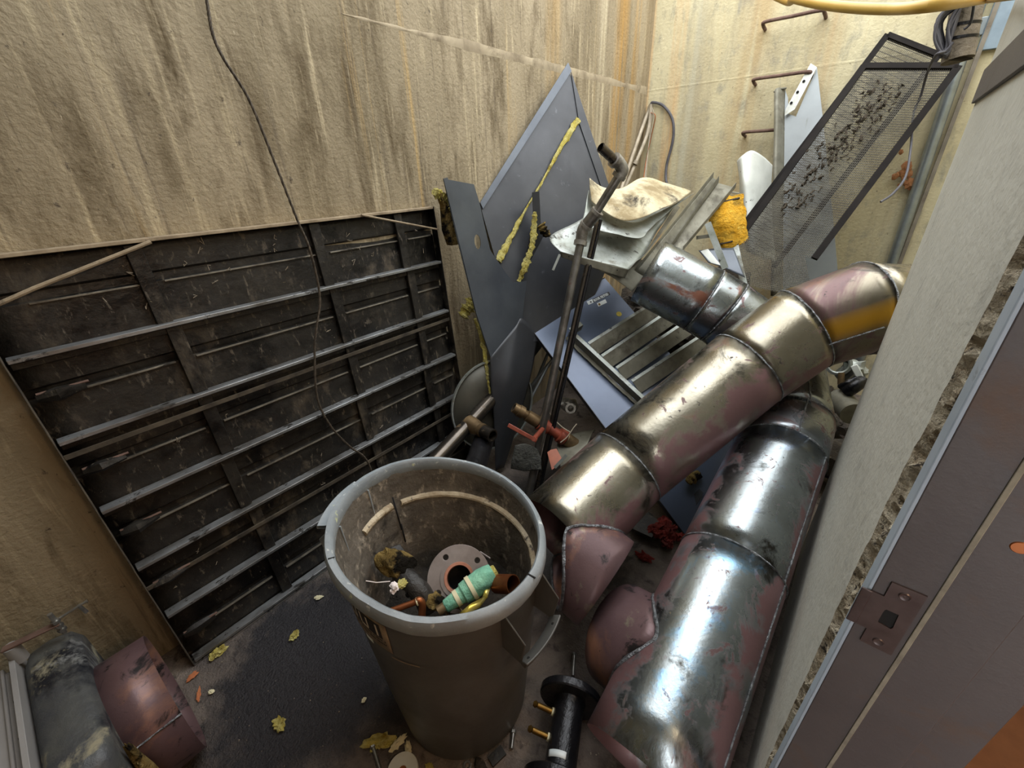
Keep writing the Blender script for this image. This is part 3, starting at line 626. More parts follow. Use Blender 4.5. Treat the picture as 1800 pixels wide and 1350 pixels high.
# sticker wrapped on the body, remains of dark printing on it
def wrap(mb, az0, az1, z0, z1, off, n=12):
    vs = []
    for i in range(n+1):
        a = az0+(az1-az0)*i/n
        for z in (z0, z1): vs.append(bp(a, .264 + (z-.60)/.155*.004 + off, z))
    return mb.add(vs, [(2*i, 2*i+2, 2*i+3, 2*i+1) for i in range(n)])
SK = wrap(MB(), -112, -72, .612, .716, .0012).build('sticker', m_sticker, BN, solid=.0006)
wrap(MB(), -111, -76, .656, .708, .0022).build('sticker_band', m_inkb, SK, solid=.0004)
# printed letters, bent round the body
def strokes(mb, az, wd, z0, z1, segs, th=1.0):
    for (x1, y1, x2, y2) in segs:
        d = V(x2-x1, y2-y1, 0); nrm = V(-d.y*.9, d.x, 0); nrm = nrm.normalized() if nrm.length else V(0, 1, 0)
        def q(x, y): return bp(az+wd*x, .264+((z0+(z1-z0)*y)-.60)/.155*.004+.0032, z0+(z1-z0)*y)
        hx1 = .13*th
        if abs(x2-x1) < abs(y2-y1): P4 = [q(x1-hx1, y1), q(x1+hx1, y1), q(x2+hx1, y2), q(x2-hx1, y2)]
        else: P4 = [q(x1, y1-.09), q(x2, y2-.09), q(x2, y2+.09), q(x1, y1+.09)]
        mb.add(P4, [(0, 1, 2, 3)])
LET = {'M': [(0, 0, 0, 1), (0, 1, .5, .3), (.5, .3, 1, 1), (1, 0, 1, 1)], 'O': [(0, .1, 0, .9), (1, .1, 1, .9), (0, .05, 1, .05), (0, .95, 1, .95)],
       'U': [(0, .1, 0, 1), (1, .1, 1, 1), (0, .05, 1, .05)], 'I': [(.5, 0, .5, 1)], 'L': [(0, 0, 0, 1), (0, .05, 1, .05)]}
for ch, az in zip('MOUI', (-109, -99, -90, -81)):
    mb = MB(); strokes(mb, az, 5.0, .662, .702, LET[ch]); mb.build('letter', m_inkw, SK)
mb = MB()
for i in range(34):
    az = -110+i*1.05
    for row in (.645, .633):
        if random.random() < .8: wrap(mb, az, az+.6, row, row+.006, .0022, 1)
mb.build('small_print', m_inkb, SK)
mb = MB(); wrap(mb, -92, -86, .596, .612, .0012, 3); mb.build('torn_paper', m_lab, SK)
wrap(MB(), -74, -58, .590, .594, .0006, 8).build('scrape', m_sticker, BN)

# scrap in the bin
mb = MB(); vs = []; n = 60; K4 = 16
for i in range(K4+1):
    for j in range(n):
        a = 2*PI*j/n; r = .236*i/K4; x = BX+r*math.cos(a); y = BY+r*math.sin(a)
        h = .405 + .035*noise.noise(V(x*14, y*14, 0)) + .015*noise.noise(V(x*45, y*45, 3)); vs.append(V(x, y, h))
mb.add(vs, [(i*n+j, i*n+(j+1) % n, (i+1)*n+(j+1) % n, (i+1)*n+j) for i in range(K4) for j in range(n)], True)
tag(mb.build('scrap_debris', m_fill), 'dark loose debris filling the grey bin beneath the fittings', 'debris', kind='stuff')
def facing(px, py, d): p = at(px, py, d=d); return p, (CAM-p).normalized()
# flange
fc, fn = facing(807, 1016, 1.40); fn = (fn + V(.05, -.1, .15)).normalized()
FL = thing('pipe_flange', 'round grey pipe flange with four bolt holes and a salmon bore, in the bin', 'flange', fc)
fu, fw = basis(fn); n = 72
def ring_with_holes(mb, c, nn, ro, ri, holes, hr, rh, t):
    """disc with bore and bolt holes made by polar grid with hole cells cut round"""
    u, w_ = basis(nn)
    bm = bmesh.new()
    def loop(cx, cy, r, m_): return [bm.verts.new((cx+r*math.cos(2*PI*i/m_), cy+r*math.sin(2*PI*i/m_), 0)) for i in range(m_)]
    loops = [loop(0, 0, ro, 64), loop(0, 0, ri, 48)] + [loop(rh*math.cos(a), rh*math.sin(a), hr, 16) for a in holes]
    ed = []
    for L_ in loops: ed += [bm.edges.new((L_[i], L_[(i+1) % len(L_)])) for i in range(len(L_))]
    bmesh.ops.triangle_fill(bm, edges=ed, use_beauty=True)
    r = bmesh.ops.extrude_face_region(bm, geom=list(bm.faces)); 
    for v in [g for g in r['geom'] if isinstance(g, bmesh.types.BMVert)]: v.co.z -= t
    bm.verts.index_update(); bm.verts.ensure_lookup_table()
    vs = [c+u*v.co.x+w_*v.co.y+nn*v.co.z for v in bm.verts]; fs = [tuple(v.index for v in f.verts) for f in bm.faces]; bm.free()
    return mb.add(vs, fs)
# hole angles measured on the flange face
def ang(px, py):
    p = onpl(px, py, fc, fn)-fc; return math.atan2(p.dot(fw), p.dot(fu))
h1 = ang(785, 982); holes = [ang(785, 982), ang(838, 986), ang(868, 1040), ang(777, 1038)]
RF = .095
ring_with_holes(MB_ := MB(), fc, fn, RF, .041, holes, .0085, .072, .018); MB_.build('flange_plate', m_plate, FL, bevel=.001)
MB().lathe([(.056, 0), (.056, .004), (.036, .004), (.036, -.03), (.056, -.03)], 64, fc, fn).build('raised_face', m_plate, FL)
MB().lathe([(.045, .004), (.044, .006), (.036, .006), (.0355, -.09), (.040, -.09)], 64, fc, fn).build('bore_ring', m_rustring, FL)
MB().lathe([(.0353, -.03), (.034, -.06), (0, -.06)], 40, fc, fn).build('bore', m_dark, FL)
# verdigris pipe
a, b = at(770, 1075, d=1.36), at(866, 1007, d=1.36); a.z += .0
GP = thing('wrapped_pipe', 'green verdigris coated pipe stub with cream tape bands, across the flange', 'pipe', a)
d = (b-a); u = d.normalized(); L_ = d.length
MB().tube([a+u*L_*t+nzv(a+u*L_*t, 30, .002) for t in (0, .12, .14, .3, .42, .45, .62, .66, .8, .92, 1)], [.013, .014, .018, .021, .024, .030, .033, .034, .034, .031, .026], 20, wob=.05).build('pipe_body', m_green, GP)
MB().tube([b-u*.012, b+u*.012], [.024, .018], 14).build('wool_plug', m_wool, GP)
for t, r in ((.34, .0235), (.60, .0355)): MB().tube([a+u*(L_*t-.006), a+u*(L_*t+.006)], r, 20).build('tape_band', m_tape, GP)
MB().tube([a, a+u*.03], .0145, 14).build('pipe_end', m_bronze, GP)
# wool covered lump, dark elbow, copper pipe, foil, tube, white flower-like paper
c0 = at(694, 988, d=1.42)
mb = MB(); blob(mb, c0, .046, (1.25, .85, .8), .35, 5, 3, rotd(CR*.8+CU*-.3)); tag(mb.build('insulation_lump', m_wool_d), 'scorched tan wool covered lump in the left of the bin', 'insulation')
c1 = at(716, 966, d=1.47)
mb = MB(); mb.prism([at(688, 972, d=1.44), at(686, 962, d=1.45), at(703, 956, d=1.45), at(716, 975, d=1.43), at(700, 988, d=1.42)], ray(700, 970).normalized()*.03); tag(mb.build('bitumen_scrap', m_bag, bevel=.002), 'black square scrap behind the scorched wool lump in the bin', 'scrap')
a, b = at(708, 1012, d=1.43), at(742, 1045, d=1.40)
WE = thing('wrapped_elbow', 'black wrapped pipe elbow lying in the left of the bin', 'pipe', a)
MB().tube(smooth_path([a+V(0, 0, -.02), a, a.lerp(b, .4)+V(0, 0, .012), b, b+(b-a)*.25+V(0, 0, -.04)], 5), .030, 18, wob=.04).build('wrapping', m_bag, WE)
MB().tube([a.lerp(b, .62)-(b-a)*.03, a.lerp(b, .62)+(b-a)*.03], .0335, 18).build('clamp_band', m_gloss, WE)
mb = MB(); blob(mb, at(708, 1024, d=1.385), .014, (1, 1.4, .5), .5, 6, 8); mb.build('wool_tuft', m_wool, WE)
a, b, c2 = at(690, 1073, d=1.36), at(737, 1056, d=1.345), at(742, 1085, d=1.37)
CP = thing('copper_pipe', 'thin brown copper pipe with an elbow at the front of the bin', 'pipe', b)
MB().tube([a-(b-a)*.5, b+(b-a)*-.05], .0085, 12).build('pipe_run', m_copper, CP)
MB().tube(smooth_path([b-(b-a)*.12, b+V(0, 0, .001), b+(c2-b)*.25+(b-a)*.08, c2, c2+(c2-b)*.8], 6), .0105, 12).build('elbow', m_copper, CP)
MB().tube([b-(b-a)*.10, b-(b-a)*.05], .0115, 12).build('solder_ring', m_tape, CP)
p = at(692, 1032, d=1.37)
mb = MB()
for i in range(7): blob(mb, p+nzv(V(i, 1, 2), 1.3, .016, i), .009, (1, 1, .7), .5, 5, i, sub=2)
tag(mb.build('paper_scrap', m_paper), 'small crumpled white scrap with reddish specks in the bin', 'paper')
tag(MB().tube([at(643, 1021, d=1.38), at(662, 1024, d=1.375), at(686, 1022, d=1.375)], .0013, 5).build('twig', m_paper), 'thin white stick beside the crumpled white scrap in the bin', 'stick')
a = at(872, 1026, d=1.365); b = at(894, 1027, d=1.325)
CT = thing('copper_tube', 'short wide copper tube end at the right edge of the bin contents', 'pipe', a)
ax = (b-a).normalized()
MB().lathe([(.0265, -.05), (.0265, .02), (.024, .02), (.024, -.05)], 32, b, ax, close=True).build('tube_wall', m_copper, CT)
MB().lathe([(0, -.03), (.0238, -.03)], 24, b, ax).build('tube_shadow', m_dark, CT)
MB().tube([at(886, 1062, d=1.33), at(912, 1058, d=1.30)], .006, 10).build('brass_pin', m_brass, CT)
mb = MB(); mb.add([at(x, y, d=dd) for x, y, dd in ((808, 1078, 1.36), (826, 1062, 1.34), (848, 1050, 1.35), (852, 1038, 1.33), (862, 1032, 1.35), (857, 1050, 1.33), (843, 1068, 1.35), (820, 1080, 1.34), (806, 1084, 1.34))], [(0, 1, 7), (1, 6, 7), (1, 2, 6), (2, 5, 6), (2, 3, 5), (3, 4, 5), (0, 7, 8)])
tag(mb.build('foil_wrapper', m_foil, solid=.002), 'crumpled yellow foil wrapper under the green pipe in the bin', 'wrapper')
p, q = facing(798, 1077, 1.35)
tag(MB().lathe([(.022, 0), (.026, 0), (.026, -.02), (.022, -.02)], 32, p+V(0, 0, -.012), q+V(-.3, 0, .2), close=True).build('steel_collar', m_bronze), 'tan metal ring at the front of the bin under the yellow foil', 'ring')
p = at(780, 1050, d=1.40); mb = MB(); blob(mb, at(765, 1058, d=1.385), .028, (1.1, .8, .8), .5, 6, 21); tag(mb.build('wool_clump', m_wool_d), 'tan wool clump between copper pipe and green pipe in the bin', 'insulation')
tag(MB().tube([at(844, 970, d=1.46), at(862, 982, d=1.44)], .003, 6).build('steel_pin', m_plate), 'thin grey pin leaning right of the flange in the bin', 'pin')

# ------------------------------------------------------------------ black ribbed panel against the left wall
KP = .072; PX0 = -1.583
def pan(y, z, off=0.0): return V(PX0 - KP*z + off, y, z)          # off: towards the room
PN = V(1, 0, KP).normalized()
def panpx(px, py, off=0.0):
    return onpl(px, py, V(PX0+off, 0, 0), PN)
PA = thing('ribbed_steel_panel', 'big sooty black steel panel with long horizontal ribs, leaning on the left wall', 'panel', (PX0, .7, 0))
Y0, Y1, ZT = -.07, 1.465, 1.505
DEP = -.037
def pbar(name, y0, y1, z0, z1, o0, o1, mt, bv=.0015, parent=None):
    mb = MB(); P = [pan(y, z, o) for o in (o0, o1) for y, z in ((y0, z0), (y1, z0), (y1, z1), (y0, z1))]
    mb.add(P, [(0, 3, 2, 1), (4, 5, 6, 7), (0, 1, 5, 4), (1, 2, 6, 5), (2, 3, 7, 6), (3, 0, 4, 7)])
    return mb.build(name, mt, parent or PA, bevel=bv)
# back sheet, with pressed horizontal swages
mb = MB(); rows = []
SW = [.125, .385, .62, .865, 1.12, 1.375]
zl = sorted([.01+(ZT-.02)*i/60 for i in range(61)] + [k_+q for k_ in SW for q in (0, .003, .026, .034)])
for z in zl:
    o = DEP
    for k_ in SW:
        q = z-k_
        if 0 < q < .034: o -= .010*min(1, q/.003, (.034-q)/.008)
    rows.append((z, o))
zsn = len(rows)-1
vs = []
for z, o in rows:
    for j in range(25):
        y = Y0+(Y1-Y0)*j/24; vs.append(pan(y, z, o+.003*noise.noise(V(y*4, z*4, 0))))
mb.add(vs, [(i*25+j, i*25+j+1, (i+1)*25+j+1, (i+1)*25+j) for i in range(zsn) for j in range(24)], True)
mb.build('panel_sheet', m_black, PA, solid=.002)
pbar('panel_frame', Y0, Y1, ZT-.010, ZT, DEP, .0, m_dusttop)
pbar('panel_frame', Y0-.004, Y0, 0, ZT, DEP, .002, m_dustyrail)
pbar('panel_frame', Y1, Y1+.004, 0, ZT, DEP, .002, m_black)
pbar('panel_frame', Y0, Y1, 0, .006, DEP, 0, m_rail)
for k_, zz in enumerate((.02, .265, .498, .742, .993, 1.245)):
    pbar('rib', Y0+.006, Y1-.006, zz-.006, zz+.006, DEP+.004, .004, m_rail)
    pbar('rib_web', Y0+.006, Y1-.006, zz-.030, zz-.006, DEP+.006, DEP+.016, m_black)
for k_ in SW:
    for ya, yb in ((Y0+.10, .275), (.335, .845), (.905, 1.245), (1.305, Y1-.02)):
        pbar('swage_lip', ya, yb, k_-.004, k_+.001, DEP-.002, DEP+.009, m_lip, .001)
for zz, y1_ in ((.405, Y1), (.945, Y1)):
    pbar('flat_brace', Y0, y1_, zz-.008, zz+.008, -.012, -.007, m_dustyrail)
for yy, sl in ((.30, 0), (.87, 0), (1.27, 0)):
    for z0, z1 in ((.03, .26), (.27, .49), (.51, .735), (.75, .985), (1.0, 1.24), (1.25, 1.49)):
        pbar('upright_strap', yy-.020+.01*math.sin(z0*9), yy+.022+.01*math.sin(z0*9), z0, z1, DEP+.010, DEP+.022, m_black)
for zz in (.14, .40, .64, .88, 1.13):
    mb = MB(); c = pan(Y0+.07, zz, DEP+.02)
    mb.tube([c+V(0, -.05, 0), c+V(.01, -.01, .004), c+V(.004, .05, .002)], [.012, .02, .010], 8, wob=.3)
    mb.build('latch_remains', m_black, PA)
    mb = MB().tube([c+V(.004, -.05, .012), c+V(.012, .06, .014)], .004, 6).build('latch_pin', m_rust, PA)
# diagonal rods across the top corners
MB().tube([panpx(-60, 560, .004), panpx(60, 507, .004), panpx(265, 425, .004)], .006, 8).build('diagonal_rod', m_dusttop, PA)
MB().tube([panpx(635, 378, .004), panpx(768, 403, .004)], .0045, 8).build('diagonal_rod', m_dusttop, PA)
# bits of lint stuck to the panel
mb = MB()
for i in range(38):
    y = random.uniform(Y0+.05, Y1-.05); z = random.choice([random.uniform(1.28, 1.49), random.uniform(.3, 1.45)])
    p = pan(y, z, DEP+.006); q = [p+V(random.uniform(0, .01), random.uniform(-.012, .012), random.uniform(-.012, .012)) for _ in range(3)]; mb.tube([p]+q, .0012, 4)
mb.build('clinging_lint', m_chip, PA, kind='stuff')

# wire rope hanging down the left wall and over the panel
def wl(px, py, x): return at(px, py, x=x)
rp = [wl(352, -60, -1.71), wl(364, 5, -1.71), wl(374, 60, -1.71), wl(393, 103, -1.705), wl(438, 176, -1.70), wl(482, 283, -1.69), wl(522, 385, -1.675), panpx(545, 440, .02), panpx(562, 520, .015), panpx(556, 580, .015), panpx(553, 620, .015),
      panpx(558, 700, .02), panpx(582, 750, .03), panpx(615, 785, .045), panpx(640, 803, .06), panpx(652, 826, .07), panpx(655, 852, .07)]
sp_ = smooth_path(rp, 14)
WRP = thing('wire_rope', 'thin twisted wire rope hanging down the left wall over the black panel', 'rope', (-1.70, .71, 1.0))
for ph in range(3):
    pts = []
    for i, p in enumerate(sp_):
        d = (sp_[min(i+1, len(sp_)-1)]-sp_[max(i-1, 0)]).normalized(); u, w_ = basis(d); a = i*.9+ph*2*PI/3
        pts.append(p + (u*math.cos(a)+w_*math.sin(a))*.0024)
    MB().tube(pts, .0026, 6).build('strand', m_wire, WRP)

# ------------------------------------------------------------------ damper and duct in the near left corner
DL = thing('damper_assembly', 'old black damper with bolted flange between two short duct ends, lower left corner', 'damper', (-1.35, -.25, 0))
cx, cz, r_ = -1.352, .205, .20
def tubeY(y0, y1, R, n=72): return MB().lathe([(R, 0), (R, y1-y0)], n, (cx, y0, cz), V(0, 1, 0))
tubeY(-.262, -.128, r_).build('mauve_duct_end', m_primer, DL, solid=.003, offset=-1)
a = math.radians(28); MB().tube([V(cx+(r_+.001)*math.cos(a), y, cz+(r_+.001)*math.sin(a)) for y in [-.255+.0085*i for i in range(16)]], .0025, 6, wob=.3).build('weld_seam', m_weld, DL)
def rrect(x0, x1, z0, z1, r, y, n=8):
    P = []
    for cx_, cz_, a0 in ((x1-r, z1-r, 0), (x0+r, z1-r, 90), (x0+r, z0+r, 180), (x1-r, z0+r, 270)):
        for i in range(n+1):
            a = math.radians(a0+90*i/n); P.append(V(cx_+r*math.cos(a), y, cz_+r*math.sin(a)))
    return P
def loft(loops):
    mb = MB(); n = len(loops[0]); vs = [p for L_ in loops for p in L_]
    return mb.add(vs, [(i*n+j, i*n+(j+1) % n, (i+1)*n+(j+1) % n, (i+1)*n+j) for i in range(len(loops)-1) for j in range(n)] + [tuple(range(n))[::-1], tuple((len(loops)-1)*n+j for j in range(n))], True)
ys = [-.368+.122*i/8 for i in range(9)]
loops = []
for i, y in enumerate(ys):
    e = .012*(1-abs(i-4)/4)**.5 if i not in (0, 8) else -.012
    L_ = [p+nzv(p, 9, .006) for p in rrect(-1.63-e, -1.09+e, .012, .425+e, .06, y)]; loops.append(L_)
loft(loops).build('damper_body', m_lagging, DL, sharp=60)
mb = MB(); vs = []; o_ = rrect(-1.66, -1.06, .005, .452, .015, -.385, 3); i_ = rrect(-1.62, -1.10, .045, .41, .02, -.385, 3)
loft([rrect(-1.655, -1.06, .005, .452, .012, -.384, 3), rrect(-1.655, -1.06, .005, .452, .012, -.372, 3)]).build('flange_angle', m_grey_duct, DL, bevel=.001)
loft([rrect(-1.60, -1.12, .02, .415, .004, -1.0, 2), rrect(-1.60, -1.12, .02, .415, .004, -.384, 2)]).build('grey_duct_end', m_grey_duct, DL)
MB().box((-1.612, -.412, .02), (-1.11, -.404, .424)).build('folded_seam', m_grey_duct, DL, bevel=.003)
for i, xx in enumerate((-1.56, -1.44, -1.31, -1.19)):
    MB().cyl((xx, -.3875, .436), (xx, -.3835, .436), .007, 14).build('bolt_hole', m_dark, DL)
# shaft end with clamp and bolts on top
lv = at(110, 1112, z=.50); c0 = V(-1.60, -.335, .43)
MB().tube([c0+V(0, -.03, 0), c0+V(0, -.03, .06)], .018, 12).build('shaft_lug', m_grey_duct, DL)
MB().bar(c0+V(.0, -.045, .062), c0+V(.03, .075, .070), .022, .006).build('lever', m_rust, DL, bevel=.002)
p = c0+V(.03, .07, .04)
MB().tube([p+V(0, 0, -.012), p+V(0, 0, .075)], .006, 10).build('clamp_stud', m_bolt, DL)
for h in (.0, .018, .036): MB().tube([p+V(0, 0, h), p+V(0, 0, h+.010)], .0105, 6).build('clamp_nut', m_bolt, DL)
MB().tube([p+V(0, .01, .045), p+V(.0, .07, .052), p+V(0, .075, .052)], [.0035, .0035, .006], 8).build('set_screw', m_bolt, DL)
MB().tube([p+V(0, .055, .053), p+V(.0, .06, .015)], .005, 8).build('set_screw', m_bolt, DL)
mb = MB(); blob(mb, V(-1.13, -.232, .25), .02, (1, .7, 7), .3, 6, 4); mb.build('sealing_compound', m_wool_d, DL)

# ------------------------------------------------------------------ sheets standing against the left wall
def ppl(pts3):  # plane through three points
    a, b, c = pts3; return a, (b-a).cross(c-a).normalized()
# tall diamond sheet
ap = at(997, 112, d=3.12); lf = at(843, 357, d=2.52); rt = at(1063, 325, d=2.95)
Pd, nd = ppl((ap, lf, rt)); nd = nd if nd.dot(CAM-Pd) > 0 else -nd
DS = thing('steel_sheet', 'tall slate grey sheet standing on its corner, pointed tip highest of the pile', 'sheet metal', V(-1.3, 2.2, .2))
poly = [onpl(x, y, Pd, nd) for x, y in ((997, 112), (843, 357), (885, 505), (925, 600), (1010, 600), (1085, 430), (1072, 355))]
MB().prism(poly, -nd*.004).build('sheet_face', m_slate, DS)
e1 = [onpl(x, y, Pd, nd) for x, y in ((997, 112), (843, 357), (848, 368), (1003, 127))]
MB().prism(e1, nd*.012).build('folded_edge', m_blue, DS)
e2 = [onpl(x, y, Pd, nd) for x, y in ((1003, 127), (1078, 352), (1064, 352), (1017, 215))]
MB().prism(e2, nd*.006).build('folded_edge', m_slate, DS)
W1 = strip_wool([onpl(x, y, Pd, nd)+nd*.012 for x, y in ((1014, 213), (990, 250), (955, 315), (925, 365), (898, 415), (875, 460))], [.035, .03, .014, .012, .03, .045], .012, 1)
W1.build('glue_strip_insulation', m_wool, DS)
# narrow dark sheet in front of it with wool along its edge
Pn, nn = ppl((at(942, 338, d=2.52), at(928, 480, d=2.55), at(975, 440, d=2.75)))
nn = nn if nn.dot(CAM-Pn) > 0 else -nn
NS = thing('steel_sheet', 'narrow dark sheet standing upright between bow shaped sheet and tall pointed sheet', 'sheet metal', at(940, 560, d=2.6))
MB().prism([onpl(x, y, Pn, nn) for x, y in ((936, 338), (948, 336), (951, 400), (985, 470), (1000, 540), (960, 600), (930, 640), (905, 700), (912, 600), (912, 500), (928, 430), (938, 390))], -nn*.003).build('sheet_face', m_slate, NS)
strip_wool([at(940, 372, d=2.50), at(938, 405, d=2.50), at(933, 440, d=2.49), at(920, 475, d=2.48), at(912, 495, d=2.48)], [.02, .035, .03, .035, .02], .010, 4).build('edge_insulation', m_wool, NS)
strip_wool([at(950, 395, d=2.55), at(958, 408, d=2.56), at(966, 414, d=2.57)], [.045, .05, .02], .012, 5).build('edge_insulation', m_wool_d, NS)

# bow shaped bent sheet
BW = thing('bent_steel_sheet', 'blue-grey bent sheet with oval hole, waisted like a bow, behind the bin', 'sheet metal', V(-1.45, 1.5, 0))
up = MB()
U = [(779, 314, 2.18), (833, 324, 2.25), (843, 357, 2.26), (854, 406, 2.28), (862, 440, 2.31), (888, 478, 2.36), (902, 497, 2.40), (926, 494, 2.46), (918, 560, 2.46), (912, 566, 2.44), (862, 628, 2.34), (849, 590, 2.32), (837, 552, 2.30), (818, 478, 2.25), (804, 421, 2.22)]
Up = [at(x, y, d=d) for x, y, d in U]
Pu, nu = ppl((Up[0], Up[6], Up[10])); nu = nu if nu.dot(CAM-Pu) > 0 else -nu
Up = [onpl(x, y, Pu, nu) for x, y, d in U]
def hole_poly(mb, outer, inner, ext):
    bm = bmesh.new(); ed = []
    for L_ in (outer, inner):
        v = [bm.verts.new(p) for p in L_]; ed += [bm.edges.new((v[i], v[(i+1) % len(v)])) for i in range(len(v))]
    bmesh.ops.triangle_fill(bm, edges=ed, use_beauty=True)
    r = bmesh.ops.extrude_face_region(bm, geom=list(bm.faces))
    for v in [g for g in r['geom'] if isinstance(g, bmesh.types.BMVert)]: v.co += ext
    bm.verts.index_update(); mb.add([v.co.copy() for v in bm.verts], [tuple(v.index for v in f.verts) for f in bm.faces]); bm.free(); return mb
hol = []
for i in range(20):
    a = 2*PI*i/20; x, y = 5.5*math.cos(a), 13*math.sin(a); c_, s_ = math.cos(-.12), math.sin(-.12)
    hol.append(onpl(839.5+x*c_-y*s_, 425+x*s_+y*c_, Pu, nu))
hole_poly(up, Up, hol, -nu*.003); up.build('upper_face', m_blue, BW)
MB().prism([onpl(x, y, Pu, nu)+nu*.0005 for x, y in ((779, 314), (786, 312), (868, 625), (862, 628), (837, 552))], nu*.003).build('folded_edge', m_blue, BW)
lo_ = sheet([[at(862, 628, d=2.335), at(905, 575, d=2.42), at(918, 560, d=2.46), at(946, 590, d=2.52)],
             [at(864, 690, d=2.39), at(892, 660, d=2.37), at(915, 650, d=2.44), at(934, 655, d=2.52)],
             [at(869, 760, d=2.48), at(886, 742, d=2.46), at(903, 735, d=2.50), at(914, 730, d=2.56)],
             [at(871, 828, d=2.60), at(875, 826, d=2.59), at(880, 824, d=2.60), at(886, 822, d=2.62)]], 6, .003, 6, linear=False)
lo_.build('lower_face', m_slate, BW, solid=.003)
MB().lathe([(.014, 0), (.02, .002), (.022, 0)], 24, at(882, 713, d=2.43), (CAM-at(882, 713, d=2.43)).normalized()).build('pressed_hole', m_rail, BW)
strip_wool([at(834, 560, d=2.34), at(846, 590, d=2.35), at(853, 630, d=2.36), at(857, 665, d=2.40), at(862, 695, d=2.43)], [.012, .03, .022, .02, .01], .01, 8).build('edge_insulation', m_wool, BW)
mb = MB(); mb.prism([at(763, 337, x=-1.665), at(785, 350, x=-1.665), at(800, 410, x=-1.665), at(803, 428, x=-1.665), at(785, 431, x=-1.665), at(776, 405, x=-1.665), at(772, 360, x=-1.665)], V(.035, 0, 0)); mb.build('edge_insulation', m_wool_d, BW, bevel=.004)
strip_wool([at(763, 337, x=-1.64), at(778, 345, x=-1.64), at(788, 365, x=-1.64), at(795, 390, x=-1.64)], [.03, .045, .02, .012], .012, 9).build('edge_insulation', m_wool, BW)
tag(strip_wool([at(812, 556, x=-1.64), at(822, 542, x=-1.63), at(832, 528, x=-1.62)], [.05, .06, .05], .02, 12).build('insulation_piece', m_wool), 'yellow wool tuft between the left wall and the bow shaped sheet', 'insulation')

# round grey lid standing on edge
c = at(868, 712, d=2.46)
LD = thing('round_lid', 'round dull grey lid with pale rim, standing between black panel and bent sheet', 'lid', c)
ln = V(.93, -.30, .16).normalized()
MB().lathe([(0, .0), (.262, .0)], 96, c, ln).build('lid_disc', m_lid, LD, solid=.002)
MB().lathe([(.262, -.006), (.270, -.006), (.270, .010), (.262, .010)], 96, c, ln, close=True).build('lid_rim', m_galv, LD)

# black steel pipe with a tee, behind the bin
a, b = at(760, 815, d=2.15), at(875, 690, d=2.48)
TP = thing('tee_pipe', 'black steel pipe with welded tee outlet, leaning behind the bin', 'pipe', V(a.x, a.y, 0.0))
d = (b-a).normalized(); MB().tube([a-d*.45, b+d*.1], .040, 28).build('pipe_run', m_blackpipe, TP)
t0 = at(826, 745, d=2.30); t1 = at(858, 762, d=2.20)
t0 = a + d*((t0-a).dot(d)); dd = (t1-t0).normalized()
MB().lathe([(.050, .0), (.043, .05), (.036, .085), (.034, .10)], 28, t0, dd).build('weld_outlet', m_bronze, TP)
MB().lathe([(.033, .09), (.038, .098), (.038, .118), (.030, .12), (.028, .09)], 28, t0, dd).build('outlet_collar', m_bronze, TP)
e0 = t0+dd*.12
MB().lathe([(.026, 0), (.034, 0), (.034, .07), (.026, .07)], 28, e0, dd, close=True).build('open_end', m_blackpipe, TP)
a = at(832, 830, d=2.05); b = at(850, 775, d=2.3)
BPp = thing('black_pipe', 'short fat glossy black pipe under the tee, just behind the bin rim', 'pipe', V(a.x, a.y, 0))
MB().cyl(a-(b-a)*.8, b, .055, 32).build('pipe_body', m_gloss, BPp)

# ------------------------------------------------------------------ blue cabinet panel and louvred grille on it
K1 = at(922, 561, d=2.55); K3 = at(1205, 940, z=.02); lu = (K3-K1).normalized()
q = ray(1125, 462).normalized(); tt = (K1-CAM).dot(lu)/q.dot(lu); 
K2 = CAM+q*min(max(tt, 2.55), 3.0)
pbn = lu.cross(K2-K1).normalized(); pbn = pbn if pbn.z > 0 else -pbn
wd_ = pbn.cross(lu).normalized(); wd_ = wd_ if wd_.dot(K2-K1) > 0 else -wd_
def bl(px, py, off=0.0): return onpl(px, py, K1+pbn*off, pbn)
BPN = thing('cabinet_panel', 'long glossy blue-grey cabinet panel with two labels, sloping under the louvred grille', 'panel', K3)
WB = .62; LB = (K3-K1).length
c_ = K1 + lu*(LB/2) + wd_*(WB/2)
MB().hexa(c_-pbn*.002, lu*(LB/2), wd_*(WB/2), pbn*.002).build('panel_face', m_cab, BPN)
MB().hexa(K1+wd_*(WB/2)-pbn*.012+lu*-.003, lu*.0015, wd_*(WB/2), pbn*.016).build('end_flange', m_slate, BPN)
MB().hexa(K1+lu*(LB/2)-pbn*.012-wd_*.003, lu*(LB/2), wd_*.0015, pbn*.016).build('side_flange', m_slate, BPN)
def label_quad(name, pxs, off, mt, par):
    return MB().prism([bl(x, y, off) for x, y in pxs], pbn*.0004).build(name, mt, par)
W_ = label_quad('white_label', ((1031, 530), (1041, 526), (1043.5, 532), (1034.5, 536)), .001, m_lab, BPN)
B_ = label_quad('black_label', ((1041, 526), (1070, 512.5), (1073, 518), (1043.5, 532)), .001, m_labb, BPN)
S_ = label_quad('small_label', ((1049, 533), (1064, 526), (1067, 532), (1052, 539)), .001, m_lab, BPN)
label_quad('printing', ((1036.5, 530), (1039, 529), (1040.5, 531.5), (1038, 532.7)), .0016, m_grey_cable, W_)
label_quad('printing', ((1051, 534), (1054, 532.6), (1056, 536), (1053, 537.3)), .0016, m_brass, S_)
